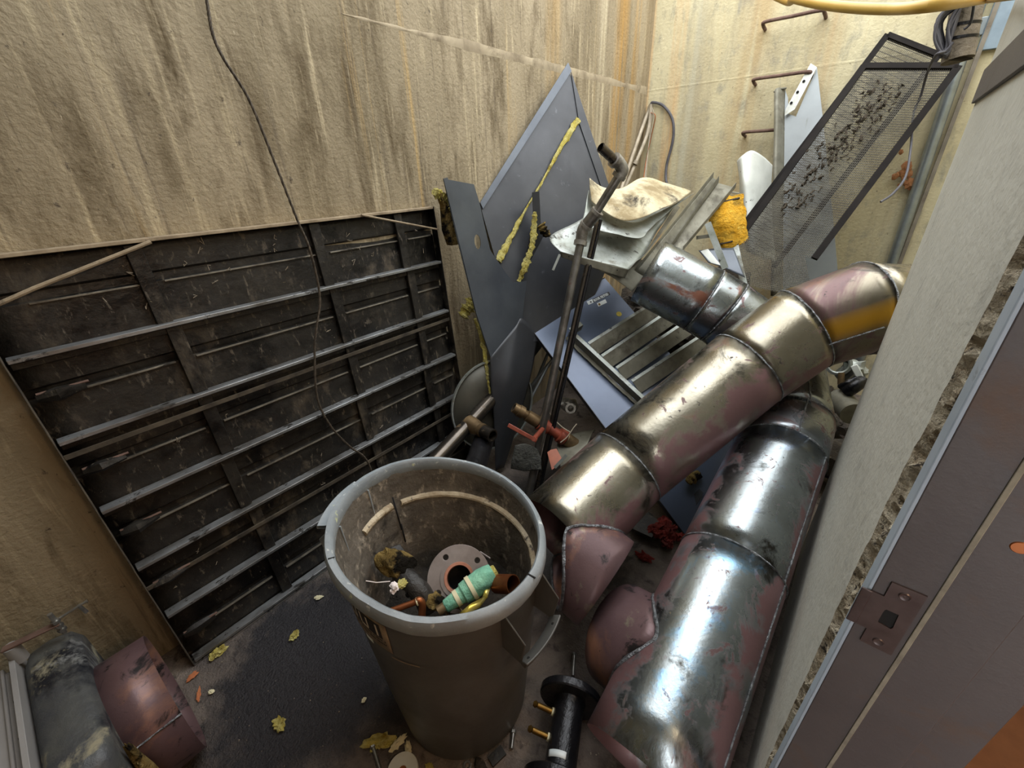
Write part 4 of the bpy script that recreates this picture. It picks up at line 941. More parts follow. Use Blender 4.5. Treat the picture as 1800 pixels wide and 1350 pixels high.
def text_on(txt, pa, pb, h, off, mt, par, name='printing'):
    """raised lettering as mesh between two pixel points on the panel plane"""
    fc_ = bpy.data.curves.new('t', 'FONT'); fc_.body = txt; fc_.size = 1; fc_.extrude = .002; fc_.offset = .045; fc_.resolution_u = 2
    to = bpy.data.objects.new('t', fc_); COL.objects.link(to); bpy.context.view_layer.update()
    dg = bpy.context.evaluated_depsgraph_get(); me = bpy.data.meshes.new_from_object(to.evaluated_get(dg)); bpy.data.objects.remove(to)
    xs = [v.co.x for v in me.vertices]; x0, x1 = min(xs), max(xs)
    A, B = bl(*pa, off), bl(*pb, off); ex = (B-A); up = pbn.cross(ex.normalized())
    vs = [A + ex*((v.co.x-x0)/(x1-x0)) + up*(v.co.y*h/.72) + pbn*(v.co.z*.1) for v in me.vertices]
    mb = MB().add(vs, [tuple(p.vertices) for p in me.polygons]); return mb.build(name, mt, par)
text_on('BOOK OLTOD', (1045.2, 530.2), (1070.2, 518.2), .017, .0018, m_lab, B_)
p = bl(1088, 552, .001); MB().cyl(p, p+pbn*.001, .017, 24).build('round_sticker', m_yb, BPN)

# grille: two side rails and four blades
G0 = .07
def gl(px, py, off=G0): return bl(px, py, off)
GR = thing('louvred_grille', 'grey steel louvre with four flat blades, lying on the blue cabinet panel', 'grille', gl(1125, 695, 0))
ga, gb = gl(1003, 581), gl(1150, 717)
rd = (gb-ga).normalized(); ga2 = ga+rd*.62; sd = pbn.cross(rd).normalized(); sd = sd if sd.dot(CR) > 0 else -sd
MB().bar(ga, ga2, .022, .003, pbn).build('rail_flange', m_galv, GR)
MB().hexa((ga+ga2)/2-sd*.010-pbn*.028, (ga2-ga)/2, sd*.0012, pbn*.028).build('rail_web', m_galvd, GR)
mb = sheet([[ga-sd*.012-pbn*.056, (ga*2+ga2)/3-sd*.012-pbn*.056, (ga+ga2*2)/3-sd*.014-pbn*.056, ga2-sd*.012-pbn*.056], [ga-sd*.03-pbn*.058, (ga*2+ga2)/3-sd*.036-pbn*.055, (ga+ga2*2)/3-sd*.033-pbn*.058, ga2-sd*.03-pbn*.056]], 14, .004, 40, True)
mb.build('crusty_lip', m_galvd, GR, solid=.004)
bd = (gl(1125, 547)-gl(1035, 602)).normalized()
MB().bar(ga-rd*.004, ga-rd*.004+bd*.085, .026, .004, pbn).build('end_lug', m_galv, GR)
MB().hexa(ga+bd*.045+rd*.010-pbn*.028, bd*.04, rd*.0012, pbn*.027).build('end_lug_web', m_galvd, GR)
for (x, y), (x2, y2) in (((1037, 602), (1127, 545)), ((1060, 624), (1152, 562)), ((1086, 645), (1178, 583)), ((1113, 668), (1215, 601))):
    A = gl(x, y); dq = (gl(x2, y2)-A).normalized(); A = A-dq*.01; B = A+dq*.62
    MB().bar(A, B, .016, .003, pbn).build('blade_edge', m_galv, GR)
    MB().hexa((A+B)/2+rd*.042-pbn*.020, (B-A)/2, rd*.036+pbn*-.018, (pbn+rd*.3).normalized()*.0015).build('blade', m_galvd, GR)

# ------------------------------------------------------------------ bent pipe run with elbows, and thin conduit next to it
pp_ = [at(930, 868, d=2.47), at(972, 690, d=2.36), at(1003, 560, d=2.31), at(1022, 425, d=2.30)]
pbm, ptp = at(928, 876, d=2.47), at(1021, 424, d=2.28)
e1_, e2_, e3_, e4_ = at(1025, 403, d=2.27), at(1045, 378, d=2.25), at(1094, 300, d=2.22), at(1087, 288, d=2.21)
PR = thing('leaning_pipe', 'long leaning dark steel pipe with two elbows and dark open end', 'pipe', V(pbm.x, pbm.y, 0))
MB().cyl(pbm, ptp, .0215, 24).build('lower_pipe', m_pipe, PR)
MB().tube(smooth_path([ptp-(ptp-pbm).normalized()*.02, ptp, e1_, e1_+(e2_-e1_)*.5], 6), .029, 18).build('elbow', m_fit, PR)
MB().tube([ptp-(ptp-pbm).normalized()*.02, ptp-(ptp-pbm).normalized()*-.002], .034, 18).build('collar', m_fit, PR)
ud = (e2_-e1_).normalized()
MB().tube([e1_+ud*.015, e1_+ud*.03], .034, 18).build('collar', m_fit, PR)
MB().tube([e1_+ud*.03, e2_+ud*.01], [.030, .030], 18).build('coupling', m_pipe, PR)
MB().tube([e2_+ud*.01, e2_+ud*.025], .033, 18).build('collar', m_fit, PR)
MB().tube([e2_, e3_], .0205, 20).build('upper_pipe', m_pipe, PR)
u3 = (e3_-e2_).normalized(); tend = at(1056, 259, d=2.14); u4 = (tend-e4_).normalized()
MB().tube(smooth_path([e3_-u3*.025, e3_, e4_+u3*.004, e4_+u4*.03], 6), .028, 18).build('elbow', m_fit, PR)
MB().tube([e3_-u3*.034, e3_-u3*.016], .033, 18).build('collar', m_fit, PR)
MB().tube([e4_+u4*.018, e4_+u4*.036], .033, 18).build('collar', m_fit, PR)
MB().lathe([(.021, 0), (.021, (tend-e4_).length-.03), (.017, (tend-e4_).length-.03), (.017, .1)], 20, e4_+u4*.03, u4).build('open_stub', m_blackpipe, PR)
a, b = at(936, 872, d=2.50), at(1047, 385, d=2.34)
CN = thing('thin_conduit', 'thin glossy double conduit leaning close against the bent pipe run', 'conduit', V(a.x, a.y, 0))
sdv = (b-a).cross(CAM-a).normalized()
if sdv.dot(CR) < 0: sdv = -sdv
MB().cyl(a+sdv*.012, b+sdv*.010, .012, 14).build('tube', m_blackpipe, CN)
MB().cyl(a+sdv*.034+V(0, 0, .0), b+sdv*.026, .009, 14).build('tube', m_gloss, CN)
# two pale rods deeper in the pile
tag(MB().cyl(at(930, 700, d=2.85), at(1012, 505, d=2.75), .010, 12).build('pale_rod', m_conduit), 'pale straight rod leaning behind the bent pipe run, above the blue panel', 'rod')
tag(MB().cyl(at(925, 690, d=2.75), at(975, 628, d=2.70), .012, 12).build('pale_rod', m_conduit), 'short pale rod left of the leaning pipe, below the blue panel corner', 'rod')
tag(MB().cyl(at(910, 745, d=2.62), at(965, 640, d=2.62), .008, 12).build('pale_rod', m_conduit), 'thin grey rod just right of the bow shaped sheet, lowest of the rods', 'rod')

# ------------------------------------------------------------------ crumpled sheets on top of the pile
tag(sheet([[at(1036, 313, d=2.50), at(1062, 330, d=2.56), at(1092, 331, d=2.66), at(1131, 312, d=2.80), at(1170, 322, d=2.90), at(1216, 336, d=2.95)],
       [at(1037, 333, d=2.47), at(1058, 350, d=2.48), at(1090, 355, d=2.54), at(1130, 350, d=2.62), at(1160, 350, d=2.70), at(1195, 352, d=2.80)],
       [at(1040, 354, d=2.44), at(1066, 373, d=2.42), at(1085, 384, d=2.42), at(1107, 388, d=2.46), at(1135, 380, d=2.54), at(1165, 366, d=2.66)]], 7, .004, 12).build('curled_sheet', m_cream, solid=.003),
    'cream faced curled sheet with sooty stains, uppermost of the sheet pile', 'sheet metal')
tag(sheet([[at(1035, 335, d=2.50), at(1050, 362, d=2.53), at(1110, 392, d=2.60), at(1160, 372, d=2.75), at(1222, 338, d=2.98)],
       [at(1024, 388, d=2.40), at(1060, 395, d=2.42), at(1115, 408, d=2.50), at(1150, 392, d=2.64), at(1190, 360, d=2.85)],
       [at(1022, 393, d=2.38), at(1052, 404, d=2.39), at(1122, 419, d=2.44), at(1140, 404, d=2.56), at(1172, 376, d=2.74)]], 6, .004, 14).build('creased_sheet', m_galv, solid=.002),
    'grey creased sheet directly beneath the cream faced curled sheet', 'sheet metal')
SH = thing('folded_sheet_panel', 'broad pale galvanised panel with perforated folded edge under the creased sheet', 'sheet metal', at(1104, 475, d=2.45))
g = [[at(1050, 368, d=2.62), at(1100, 380, d=2.74), at(1188, 360, d=2.95)],
     [at(1005, 395, d=2.46), at(1080, 415, d=2.52), at(1150, 415, d=2.70)],
     [at(967, 417, d=2.34), at(1040, 440, d=2.37), at(1130, 450, d=2.52)],
     [at(984, 442, d=2.27), at(1045, 458, d=2.29), at(1105, 474, d=2.36)]]
sheet(g, 7, .004, 9).build('panel_face', m_galv, SH, solid=.002)
sheet([[at(984, 442, d=2.27), at(1045, 458, d=2.29), at(1105, 474, d=2.36)], [at(986, 452, d=2.285), at(1045, 472, d=2.30), at(1098, 489, d=2.37)]], 7, .002, 14).build('folded_edge', m_galvd, SH, solid=.002)
sheet([[at(1105, 474, d=2.36), at(1130, 450, d=2.52), at(1188, 360, d=2.95)], [at(1118, 460, d=2.38), at(1142, 438, d=2.52), at(1195, 365, d=2.95)]], 7, .003, 14).build('folded_edge', m_galvd, SH, solid=.002)
for i, (x, y) in enumerate(((1000, 451), (1020, 456), (1043, 461), (1066, 467), (1085, 475))):
    p = at(x, y, d=2.275+i*.016); MB().cyl(p, p+(CAM-p).normalized()*.004, .003, 8).build('punched_hole', m_dark, SH)
tag(MB().bar(at(984, 447, d=2.26), at(972, 475, d=2.25), .012, .002, (CAM-at(980, 460, d=2.2))).build('torn_tab', m_galv), 'narrow torn tab hanging off the left end of the galvanised panel', 'metal strip')
tag(sheet([[at(1034, 465, d=2.34), at(1075, 486, d=2.36), at(1112, 513, d=2.40)], [at(1060, 440, d=2.6), at(1120, 455, d=2.62), at(1150, 465, d=2.66)]], 7, .004, 12).build('under_sheet', m_galvd, solid=.003),
    'dirty grey sheet edge showing below the perforated panel, near the open duct end', 'sheet metal')
# long narrow troughs running back to the right
def trough(name, lb, pts, w0, d0, mt):
    A, B, C_, D_ = [at(*p) if isinstance(p, tuple) and len(p) == 3 and False else at(p[0], p[1], d=p[2]) for p in pts]
    t = thing(name, lb, 'sheet metal', (A+B+C_+D_)/4-V(0, 0, .05))
    sheet([[A, A.lerp(B, .5), B], [A.lerp(D_, .5), ((A+B+C_+D_)/4)-V(0, 0, .004), B.lerp(C_, .5)], [D_, D_.lerp(C_, .5), C_]], 6, .003, 10).build('trough_base', mt, t, solid=.002)
    for P_, Q_ in ((A, B), (D_, C_)):
        mid = P_.lerp(Q_, .5); MB().prism([P_, mid, Q_, Q_+V(0, 0, .03), mid+V(0, 0, .022), P_+V(0, 0, .026)], (C_-B).normalized()*.003).build('upturned_edge', mt, t)
    return t
trough('metal_trough', 'long narrow grey trough with dark groove, right beside the curled sheets', ((1118, 478, 2.52), (1253, 312, 3.05), (1262, 319, 3.08), (1140, 490, 2.55)), .03, 0, m_galvd)
trough('metal_trough', 'wider dusty grey trough, farther right of the two beside the curled sheets', ((1145, 478, 2.60), (1262, 322, 3.12), (1292, 330, 3.15), (1200, 440, 2.74)), .03, 0, m_galvd)
tag(MB().bar(at(1236, 330, d=3.3), at(1300, 340, d=3.3), .12, .004, V(0, 0, 1)).build('grey_plate', m_galvd), 'flat dusty grey plate at the back of the pile behind the troughs', 'sheet metal')
# amber wool block with pale strips in front
IB = thing('insulation_batt', 'bright amber mineral wool batt between troughs and mesh screens', 'insulation', at(1280, 440, d=3.15))
sheet([[at(1246, 356, d=3.10), at(1278, 348, d=3.12), at(1304, 346, d=3.16)], [at(1248, 395, d=3.06), at(1278, 392, d=3.04), at(1306, 388, d=3.10)], [at(1258, 430, d=3.06), at(1284, 434, d=3.06), at(1312, 424, d=3.10)]], 14, .006, 30).build('wool', m_wool_o, IB, solid=.03, offset=1)
MB().tube([at(1262, 357, d=3.06), at(1300, 348, d=3.1)], .006, 8).build('wire', m_blackpipe, IB)
MB().tube([at(1262, 430, d=3.02), at(1288, 424, d=3.02)], .005, 8).build('wire', m_blackpipe, IB)
FR = thing('angle_frame', 'pale galvanised angle leaning in front of the amber wool', 'metal angle', at(1272, 470, d=2.95))
MB().bar(at(1244, 392, d=2.85), at(1275, 472, d=2.80), .035, .004, (CAM-at(1260, 430, d=2.9))).build('leg_strip', m_galv, FR)
MB().bar(at(1224, 418, d=2.87), at(1252, 414, d=2.85), .020, .004, (CAM-at(1240, 420, d=2.9))).build('cross_strip', m_galvd, FR)
tag(sheet([[at(1228, 440, d=2.98), at(1255, 437, d=3.0), at(1290, 436, d=3.0)], [at(1245, 462, d=2.92), at(1270, 470, d=2.92), at(1310, 488, d=2.9)]], 6, .003, 12).build('blue_scrap_sheet', m_blue, solid=.002),
    'small blue scrap sheet between the upper duct and the amber wool', 'sheet metal')
tag(MB().prism([at(1232, 442, d=2.92), at(1244, 438, d=2.92), at(1266, 466, d=2.88), at(1250, 462, d=2.88)], V(0, .004, .002)).build('white_scrap', m_white), 'small white scrap plate next to the blue scrap behind the duct', 'sheet metal')
# white curled sheet
tag(sheet([[at(1296, 283, d=3.47), at(1303, 275, d=3.44), at(1322, 265, d=3.47), at(1342, 276, d=3.52), at(1357, 291, d=3.58)],
       [at(1300, 320, d=3.42), at(1308, 318, d=3.36), at(1325, 315, d=3.40), at(1342, 320, d=3.48), at(1356, 328, d=3.56)],
       [at(1303, 380, d=3.36), at(1312, 380, d=3.30), at(1328, 378, d=3.32), at(1344, 378, d=3.42), at(1358, 380, d=3.52)],
       [at(1311, 440, d=3.28), at(1320, 445, d=3.24), at(1335, 450, d=3.27), at(1350, 455, d=3.37), at(1362, 460, d=3.47)]], 7, .004, 10).build('white_curled_sheet', m_white, solid=.003),
    'white curled sheet with dark specks standing left of the mesh screens', 'sheet metal')
# tall channel with a white perforated tab
CH = thing('tall_metal_channel', 'tall grey channel with notched top and white perforated tab, against back wall', 'sheet metal', V(-.75, 3.75, .1))
def cy(x, y, off=0.0): return at(x, y, y=3.84 - max(0, (y-115))*.0009 - off)
sheet([[cy(1361, 160, .06), cy(1368, 154, .06), cy(1380, 157)], [cy(1360, 250, .06), cy(1366, 250, .06), cy(1378, 250)], [cy(1357, 380, .06), cy(1364, 380, .06), cy(1376, 380)], [cy(1355, 520, .06), cy(1362, 520, .06), cy(1374, 520)]], 6, .002, 8).build('channel_flange', m_galvd, CH, solid=.003)
MB().tube([cy(1361, 162, .06), cy(1364, 157, .055), cy(1382, 155, .02)], .006, 8).build('torn_tip', m_galvd, CH)
MB().prism([cy(1380, 157), cy(1385, 172), cy(1386, 200), cy(1399, 205), cy(1436, 118), cy(1447, 212), cy(1466, 400), cy(1478, 540), cy(1376, 540), cy(1377, 380)], V(0, .004, 0)).build('channel_face', m_chf, CH)
MB().prism([cy(1425, 111, .03), cy(1436, 118, .03), cy(1397, 192, .03), cy(1379, 204, .03), cy(1381, 192, .03)], V(0, .004, 0)).build('white_tab', m_white, CH)
for x, y in ((1421, 128), (1413, 143), (1402, 162), (1391, 181)):
    p = cy(x, y, .034); MB().cyl(p, p+V(0, -.002, 0), .0085, 10).build('tab_hole', m_dark, CH)

# ------------------------------------------------------------------ wire mesh screens
def screen(lb, TL, TR, BL, barw, nx, ny, mid=None, cut=1.0, wires=True, extra=None):
    """TL, TR, BL world corners; parallelogram screen with real wires"""
    ex, ey = TR-TL, BL-TL; nn = ex.cross(ey).normalized(); nn = nn if nn.dot(CAM-TL) > 0 else -nn
    t = thing('mesh_screen', lb, 'mesh screen', TL+ey*1.0+ex*.5)
    BRc = TR+ey
    for A, B in ((TL, TR), (TL, BL), (TR, BRc)): MB().bar(A, B, barw, .02, nn).build('frame_bar', m_mesh, t)
    if mid: MB().bar(TL+ex*mid, BL+ex*mid, barw*.9, .012, nn).build('middle_bar', m_mesh, t)
    if wires:
        mb = MB()
        for i in range(1, nx): mb.bar(TL+ex*(i/nx), BL+ex*(i/nx), .0026, .0026, nn)
        for j in range(1, ny): mb.bar(TL+ey*(j/ny), TR+ey*(j/ny), .0026, .0026, nn)
        mb.build('wire_mesh', m_wirem, t, kind='stuff')
    return t, ex, ey, nn
TL1, TR1 = at(1518, 117, y=3.66), at(1684, 117, y=3.70); BL1 = at(1292, 430, d=3.05)
s1, ex1, ey1, n1 = screen('front mesh screen in a dark frame, sooty clumps on it, leaning on back wall', TL1, TR1, BL1, .034, 50, 82, None)
TL2, TR2 = at(1559, 62, d=4.15), at(1648, 97, d=4.2); 
TL2.y = min(TL2.y, 3.86); TR2.y = min(TR2.y, 3.87); BL2 = at(1278, 428, d=3.12)
s2, ex2, ey2, n2 = screen('rear mesh screen, its top corner rising above the front mesh screen', at(1559, 62, y=3.84), at(1650, 98, y=3.85), at(1285, 424, d=3.14), .03, 34, 46, None)
# bent down lower wing of the front screen
BLe = at(1300, 500, d=2.95)
WG = MB(); wing_n = 30
MB().bar(BL1, at(1308, 500, d=2.95), .035, .012, CAM-BL1).build('frame_bar', m_galv, s1)
mb = MB(); A, B = BL1, BL1+ex1*.9; C0, D0 = at(1303, 500, d=2.95), at(1303, 500, d=2.95)+ex1*.9
for i in range(0, 46): mb.bar(A.lerp(B, i/46), C0.lerp(D0, i/46), .0024, .0024, n1)
for j in range(0, 22): mb.bar(A.lerp(C0, j/22), B.lerp(D0, j/22), .0024, .0024, n1)
mb.build('wire_mesh', m_wirem, s1, kind='stuff')
# clumps of soot clinging to the mesh
mb = MB(); random.seed(5)
for i in range(150):
    t = random.random(); x = 1560-175*t+random.gauss(0, 16); y = 158+205*t+random.gauss(0, 15)
    if y < 140 or x < 1372: continue
    p = onpl(x, y, TL1, n1)+n1*.006; big = random.random() < .3
    P_ = [p]; dv = (CR*-.6+CU*-.8+nzv(p, 9, .8, i)).normalized()
    for q_ in range(random.choice((2, 3, 4))): P_.append(P_[-1]+(dv+nzv(P_[-1], 40, 1.2, i)).normalized()*random.uniform(.006, .016))
    mb.tube(P_, [random.uniform(.002, .010 if big else .005) for _ in P_], 6, wob=.5)
mb.build('soot_clumps', m_clog, s1, kind='stuff')

# ------------------------------------------------------------------ back wall services
a, b = at(1722, 2, y=YB-.045), at(1566, 480, y=YB-.045); b.x = a.x + (b.x-a.x)*.6
CO = thing('wall_conduit', 'thick zinc conduit running up the back wall beside the concrete corner', 'conduit', V(b.x, b.y, 0))
MB().cyl(V(b.x+.03, b.y, 0), a+(a-b)*.5, .029, 24).build('conduit_tube', m_conduit, CO)
MB().box((a.x+.005, YB-.01, 2.22), (a.x+.09, YB, 2.30)).build('conduit_clip', m_conduit, CO, bevel=.003)
MB().bar(V(a.x+.075, YB-.02, .3), V(a.x+.075, YB-.02, 2.8), .02, .03, V(0, -1, 0)).build('raised_strip', m_strip, CO)
p = [at(1716, 90, y=YB-.03), at(1752, 84, y=YB-.03), at(1782, 5, y=YB-.03), at(1748, 2, y=YB-.03)]
tag(MB().box((p[0].x, YB-.03, p[0].z), (p[0].x+.24, YB-.001, 2.75)).build('blue_plate', m_bplate, bevel=.004), 'pale blue wall plate at upper right, right of the thick conduit', 'plate')
# hanging lagged pipe with bundle of cables
a, b = at(1683, 106, d=3.3), at(1698, 20, d=3.35)
HP = thing('lagged_pipe_end', 'brown lagged pipe hanging down at upper right, tied round with black bands', 'pipe', a)
MB().tube([a, b, b+(b-a)*1.5], .058, 24).build('lagging', m_lag, HP)
for t in (.45, .72): MB().tube([a.lerp(b, t)-V(0, 0, .006), a.lerp(b, t)+V(0, 0, .006)], .061, 20).build('tie_band', m_gloss, HP)
MB().lathe([(.0, 0), (.055, 0)], 20, a-V(0, 0, .001), V(0, 0, -1)).build('broken_end', m_clog, HP)
CB = thing('cable_bundle', 'coiled bundle of grey cables hanging on the lagged pipe, left side', 'cable', at(1655, 95, d=3.25))
random.seed(31)
for k_ in range(13):
    j_ = lambda a: random.uniform(-a, a)
    dd = 3.20+k_*.008
    MB().tube(smooth_path([at(1700+j_(6), -15, d=dd), at(1672+j_(8), 14+j_(4), d=dd), at(1648+j_(6)+k_*.9, 40+j_(6), d=dd), at(1646+j_(4)+k_*.9, 72+j_(6), d=dd), at(1655+j_(5)+k_*.6, 98+j_(4), d=dd+.01), at(1668+j_(4), 84+j_(6), d=dd+.02), at(1672+j_(6), 45+j_(6), d=dd+.02), at(1690+j_(6), 5, d=dd+.02), at(1712, -20, d=dd+.02)], 6), .0055, 7).build('cable_loop', m_grey_cable, CB)
MB().tube(smooth_path([at(1712, 8, d=3.2), at(1706, 40, d=3.2), at(1694, 52, d=3.2)], 6), .005, 7).build('cable_loop', m_gloss, CB)
tag(MB().tube(smooth_path([at(1676, 74, d=3.20), at(1662, 90, d=3.2), at(1645, 97, d=3.2), at(1630, 128, d=3.5), at(1618, 170, d=3.6), at(1606, 200, d=3.6), at(1601, 260, d=3.45), at(1592, 310, d=3.35), at(1570, 340, d=3.25), at(1548, 355, d=3.2)], 8), .006, 8).build('dangling_cable', m_grey_cable),
    'thin dark cable dangling in front of the mesh screens from the cable bundle', 'cable')
mb = MB()
random.seed(9)
for i in range(26):
    p = at(1596+random.gauss(0, 8)-i*.3, 300+random.gauss(10, 18), y=YB-.04); blob(mb, p, random.uniform(.008, .022), (1, .4, 1.3), .8, 6, i, sub=2)
tag(mb.build('dead_leaves', m_leaf), 'brown dead leaves caught beside the conduit on the back wall', 'leaves', kind='stuff')
# yellow cable across the top right
YC = smooth_path([V(-1.70, 2.9, 3.0), at(1330, -25, d=2.3), at(1400, -2, d=2.0), at(1470, 11, d=1.85), at(1560, 16, d=1.75), at(1650, 9, d=1.65), at(1740, -4, x=.080), at(1830, -27, x=.088), at(1960, -80, x=.09), at(2100, -170, x=.09)], 10)
tag(MB().tube(YC, .0125, 16).build('yellow_cable', m_cable), 'yellow cable sagging across the top right corner', 'cable')
# conduits and wires in the far left corner
cn = at(1140, 184, y=YB-.02); cn.x += .02
WC = thing('corner_wiring', 'dirty white conduits and thin grey loop of wire in the far corner', 'wiring', V(cn.x, cn.y, .6))
MB().tube(smooth_path([cn, at(1136, 205, y=YB-.03), at(1120, 250, y=3.75), at(1093, 330, y=3.5), at(1070, 400, y=3.3)], 6), .015, 10).build('conduit_run', m_white_cable, WC)
MB().tube(smooth_path([cn, at(1139, 230, y=YB-.04), at(1118, 285, y=3.72), at(1094, 340, y=3.55), at(1075, 395, y=3.4)], 6), .015, 10).build('conduit_run', m_white_cable, WC)
MB().tube([at(1119, 283, y=3.70), at(1116, 289, y=3.69)], .022, 12).build('conduit_coupling', m_white_cable, WC)
MB().tube(smooth_path([cn, at(1148, 180, y=YB-.02), at(1166, 186, y=YB-.02), at(1182, 210, y=YB-.02), at(1183, 245, y=YB-.02), at(1172, 290, y=YB-.02), at(1171, 318, y=YB-.05), at(1178, 330, y=YB-.1)], 8), .010, 10).build('wire_loop', m_grey_cable, WC)
for k_ in range(3):
    MB().tube(smooth_path([cn, at(1143+k_*3, 197+k_, y=YB-.03), at(1152-k_*3, 204, y=YB-.03), at(1146-k_*2, 235, y=YB-.04), at(1136+k_, 280, y=YB-.08), at(1131+k_*2, 315, y=YB-.15)], 6), .0035, 6).build('thin_wire', m_white_cable if k_ else m_copper, WC)

# ------------------------------------------------------------------ floor pile under the pipes
VL = thing('valve_assembly', 'red handled ball valve with bronze unions, lying under the leaning pipe', 'valve', V(-1.2, 1.75, .12))
va, vb = at(903, 716, d=2.30), at(1000, 775, d=2.42); vd = (vb-va).normalized(); VLn = (vb-va).length
prof = [(.020, 0), (.028, 0), (.030, .03), (.034, .031), (.034, .062), (.026, .064), (.024, .085), (.033, .088), (.034, .16), (.030, .165)]
MB().lathe(prof, 28, va, vd).build('bronze_union', m_bronze, VL)
MB().lathe([(0, .004), (.0205, .004)], 16, va, vd).build('union_bore', m_dark, VL)
MB().lathe([(.036, .165), (.042, .17), (.040, .23), (.030, .235), (.030, .30), (.042, .305), (.043, .345), (.03, .35)], 28, va, vd).build('valve_body', m_red, VL)
MB().lathe([(.036, .35), (.040, .355), (.036, .42), (.026, .425), (.024, .47)], 24, va, vd).build('bronze_union', m_bronze, VL)
h0 = va+vd*.21; h1 = at(938, 772, d=2.16); MB().tube([h0, h1], .013, 12).build('valve_stem', m_red, VL)
h2 = at(893, 747, d=2.14); MB().bar(h1+(h1-h2)*.12, h2, .022, .006, (CAM-h1)).build('valve_lever', m_red, VL, bevel=.003)
MB().cyl(h1, h1+(CAM-h1).normalized()*.012, .012, 6).build('lever_nut', m_red, VL)
tag(sheet([[at(905, 783, d=2.28), at(925, 780, d=2.30), at(944, 790, d=2.34)], [at(900, 805, d=2.30), at(922, 805, d=2.31), at(950, 808, d=2.36)], [at(898, 822, d=2.33), at(920, 828, d=2.34), at(952, 826, d=2.38)]], 6, .006, 18).build('felt_scrap', m_felt, solid=.008), 'square scrap of grey felt on the floor below the red valve', 'felt')
tag(MB().prism([at(962, 795, d=2.35), at(972, 793, d=2.36), at(982, 812, d=2.34), at(970, 826, d=2.32)], V(.01, .02, .01)).build('orange_scrap', m_orp), 'small orange plastic scrap between leaning pipe and long duct', 'plastic scrap')
tag(sheet([[at(980, 775, d=2.45), at(1010, 762, d=2.5), at(1045, 755, d=2.5)], [at(980, 800, d=2.38), at(1005, 790, d=2.38), at(1035, 775, d=2.40)], [at(985, 822, d=2.33), at(1002, 810, d=2.33), at(1025, 795, d=2.36)]], 6, .006, 12).build('dark_scrap_sheet', m_galvd, solid=.003), 'crumpled dark grey sheet just left of the long duct, below blue panel', 'sheet metal')
a, b = at(975, 822, d=2.24), at(996, 800, d=2.22)
tag(MB().bar(a, b, .016, .003, CAM-a).build('slotted_bracket', m_galv), 'small pale slotted bracket resting against the long duct near the bin', 'bracket')
mb = MB(); blob(mb, at(1000, 712, d=2.55), .05, (1.2, .9, .8), .4, 5, 2)
tag(mb.build('grey_fitting', m_fit), 'dull grey round fitting in the shade above the red valve', 'fitting')
mb = MB().lathe([(.018, 0), (.030, 0), (.030, .03), (.018, .03)], 20, at(1003, 718, d=2.45), CAM-at(1003, 718, d=2.45), close=True)
tag(mb.build('pipe_collar', m_fit), 'small round grey collar in the shade beside the blue panel edge', 'ring')
for k_, (P_, lb) in enumerate((([(962, 720), (975, 738), (990, 752), (1003, 760)], 'thin pale wire curling over the red valve'), ([(985, 778), (997, 768), (1008, 752), (1014, 745)], 'thin white wire right of the red valve'))):
    tag(MB().tube(smooth_path([at(x, y, d=2.36) for x, y in P_], 5), .003, 6).build('loose_wire', m_white_cable), lb, 'wire')
# red rag
mb = MB(); random.seed(3)
for i in range(9):
    blob(mb, at(1172+random.gauss(0, 12), 945+random.gauss(0, 9), z=.03)+V(0, 0, random.uniform(0, .03)), random.uniform(.022, .036), (1.2, .8, .7), .9, 7, i*3, rotd(V(random.uniform(-1, 1), random.uniform(-1, 1), .3)))
tag(mb.build('red_rag', m_rag), 'crumpled red rag on the floor between the two big ducts', 'rag')
mb = MB(); blob(mb, at(1132, 978, z=.02), .022, (1.5, .8, .7), .8, 6, 77); tag(mb.build('red_scrap', m_rag), 'small red scrap on the floor in front of the red rag', 'rag')
tag(MB().prism([at(1103, 925, z=.03), at(1140, 905, z=.03), at(1160, 925, z=.03), at(1145, 950, z=.03), at(1112, 935, z=.03)], V(0, 0, .02)).build('dark_floor_plate', m_black), 'dark speckled plate on the floor under the end of the long duct', 'plate')
# dark blue plate below long duct
P5 = [at(x, y, z=zz) for x, y, zz in ((1160, 880, .10), (1212, 845, .16), (1236, 868, .14), (1203, 925, .03))]
tag(MB().prism(P5, V(0, .003, .004)).build('dark_blue_plate', m_slate), 'dark blue plate with holes showing between the two big ducts', 'sheet metal')
tag(strip_wool([at(1208, 848, z=.2), at(1218, 838, z=.22), at(1230, 835, z=.2)], [.03, .05, .03], .015, 15).build('insulation_piece', m_wool_d), 'dull wool scrap in the gap between the two big ducts', 'insulation')
# scrap beyond the arris
SC = thing('engine_casting', 'pale broken metal casting with hoses, between ducts and the concrete corner', 'casting', at(1500, 700, d=2.9))
mb = MB().lathe([(.040, -.03), (.055, -.02), (.058, .03), (.046, .035), (.040, .03)], 28, at(1474, 640, d=2.75), CAM-at(1474, 640, d=2.75), close=True); mb.build('casting_bore', m_galv, SC)
mb = MB(); blob(mb, at(1497, 655, d=2.8), .06, (1, .8, 1.2), .5, 5, 9); mb.build('casting_body', m_galv, SC)
MB().bar(at(1501, 642, d=2.72), at(1514, 668, d=2.72), .03, .02, CAM-at(1500, 650, d=2.7)).build('casting_flange', m_white, SC, bevel=.004)
MB().tube([at(1479, 655, d=2.70), at(1478, 676, d=2.70)], .014, 12).build('brass_tube', m_bronze, SC)
MB().tube(smooth_path([at(1477, 680, d=2.70), at(1490, 674, d=2.68), at(1506, 666, d=2.70)], 5), .016, 12, wob=.15).build('ribbed_hose', m_gloss, SC)
MB().tube(smooth_path([at(1490, 688, d=2.68), at(1502, 680, d=2.66), at(1516, 670, d=2.70)], 5), .03, 14).build('black_hose', m_gloss, SC)
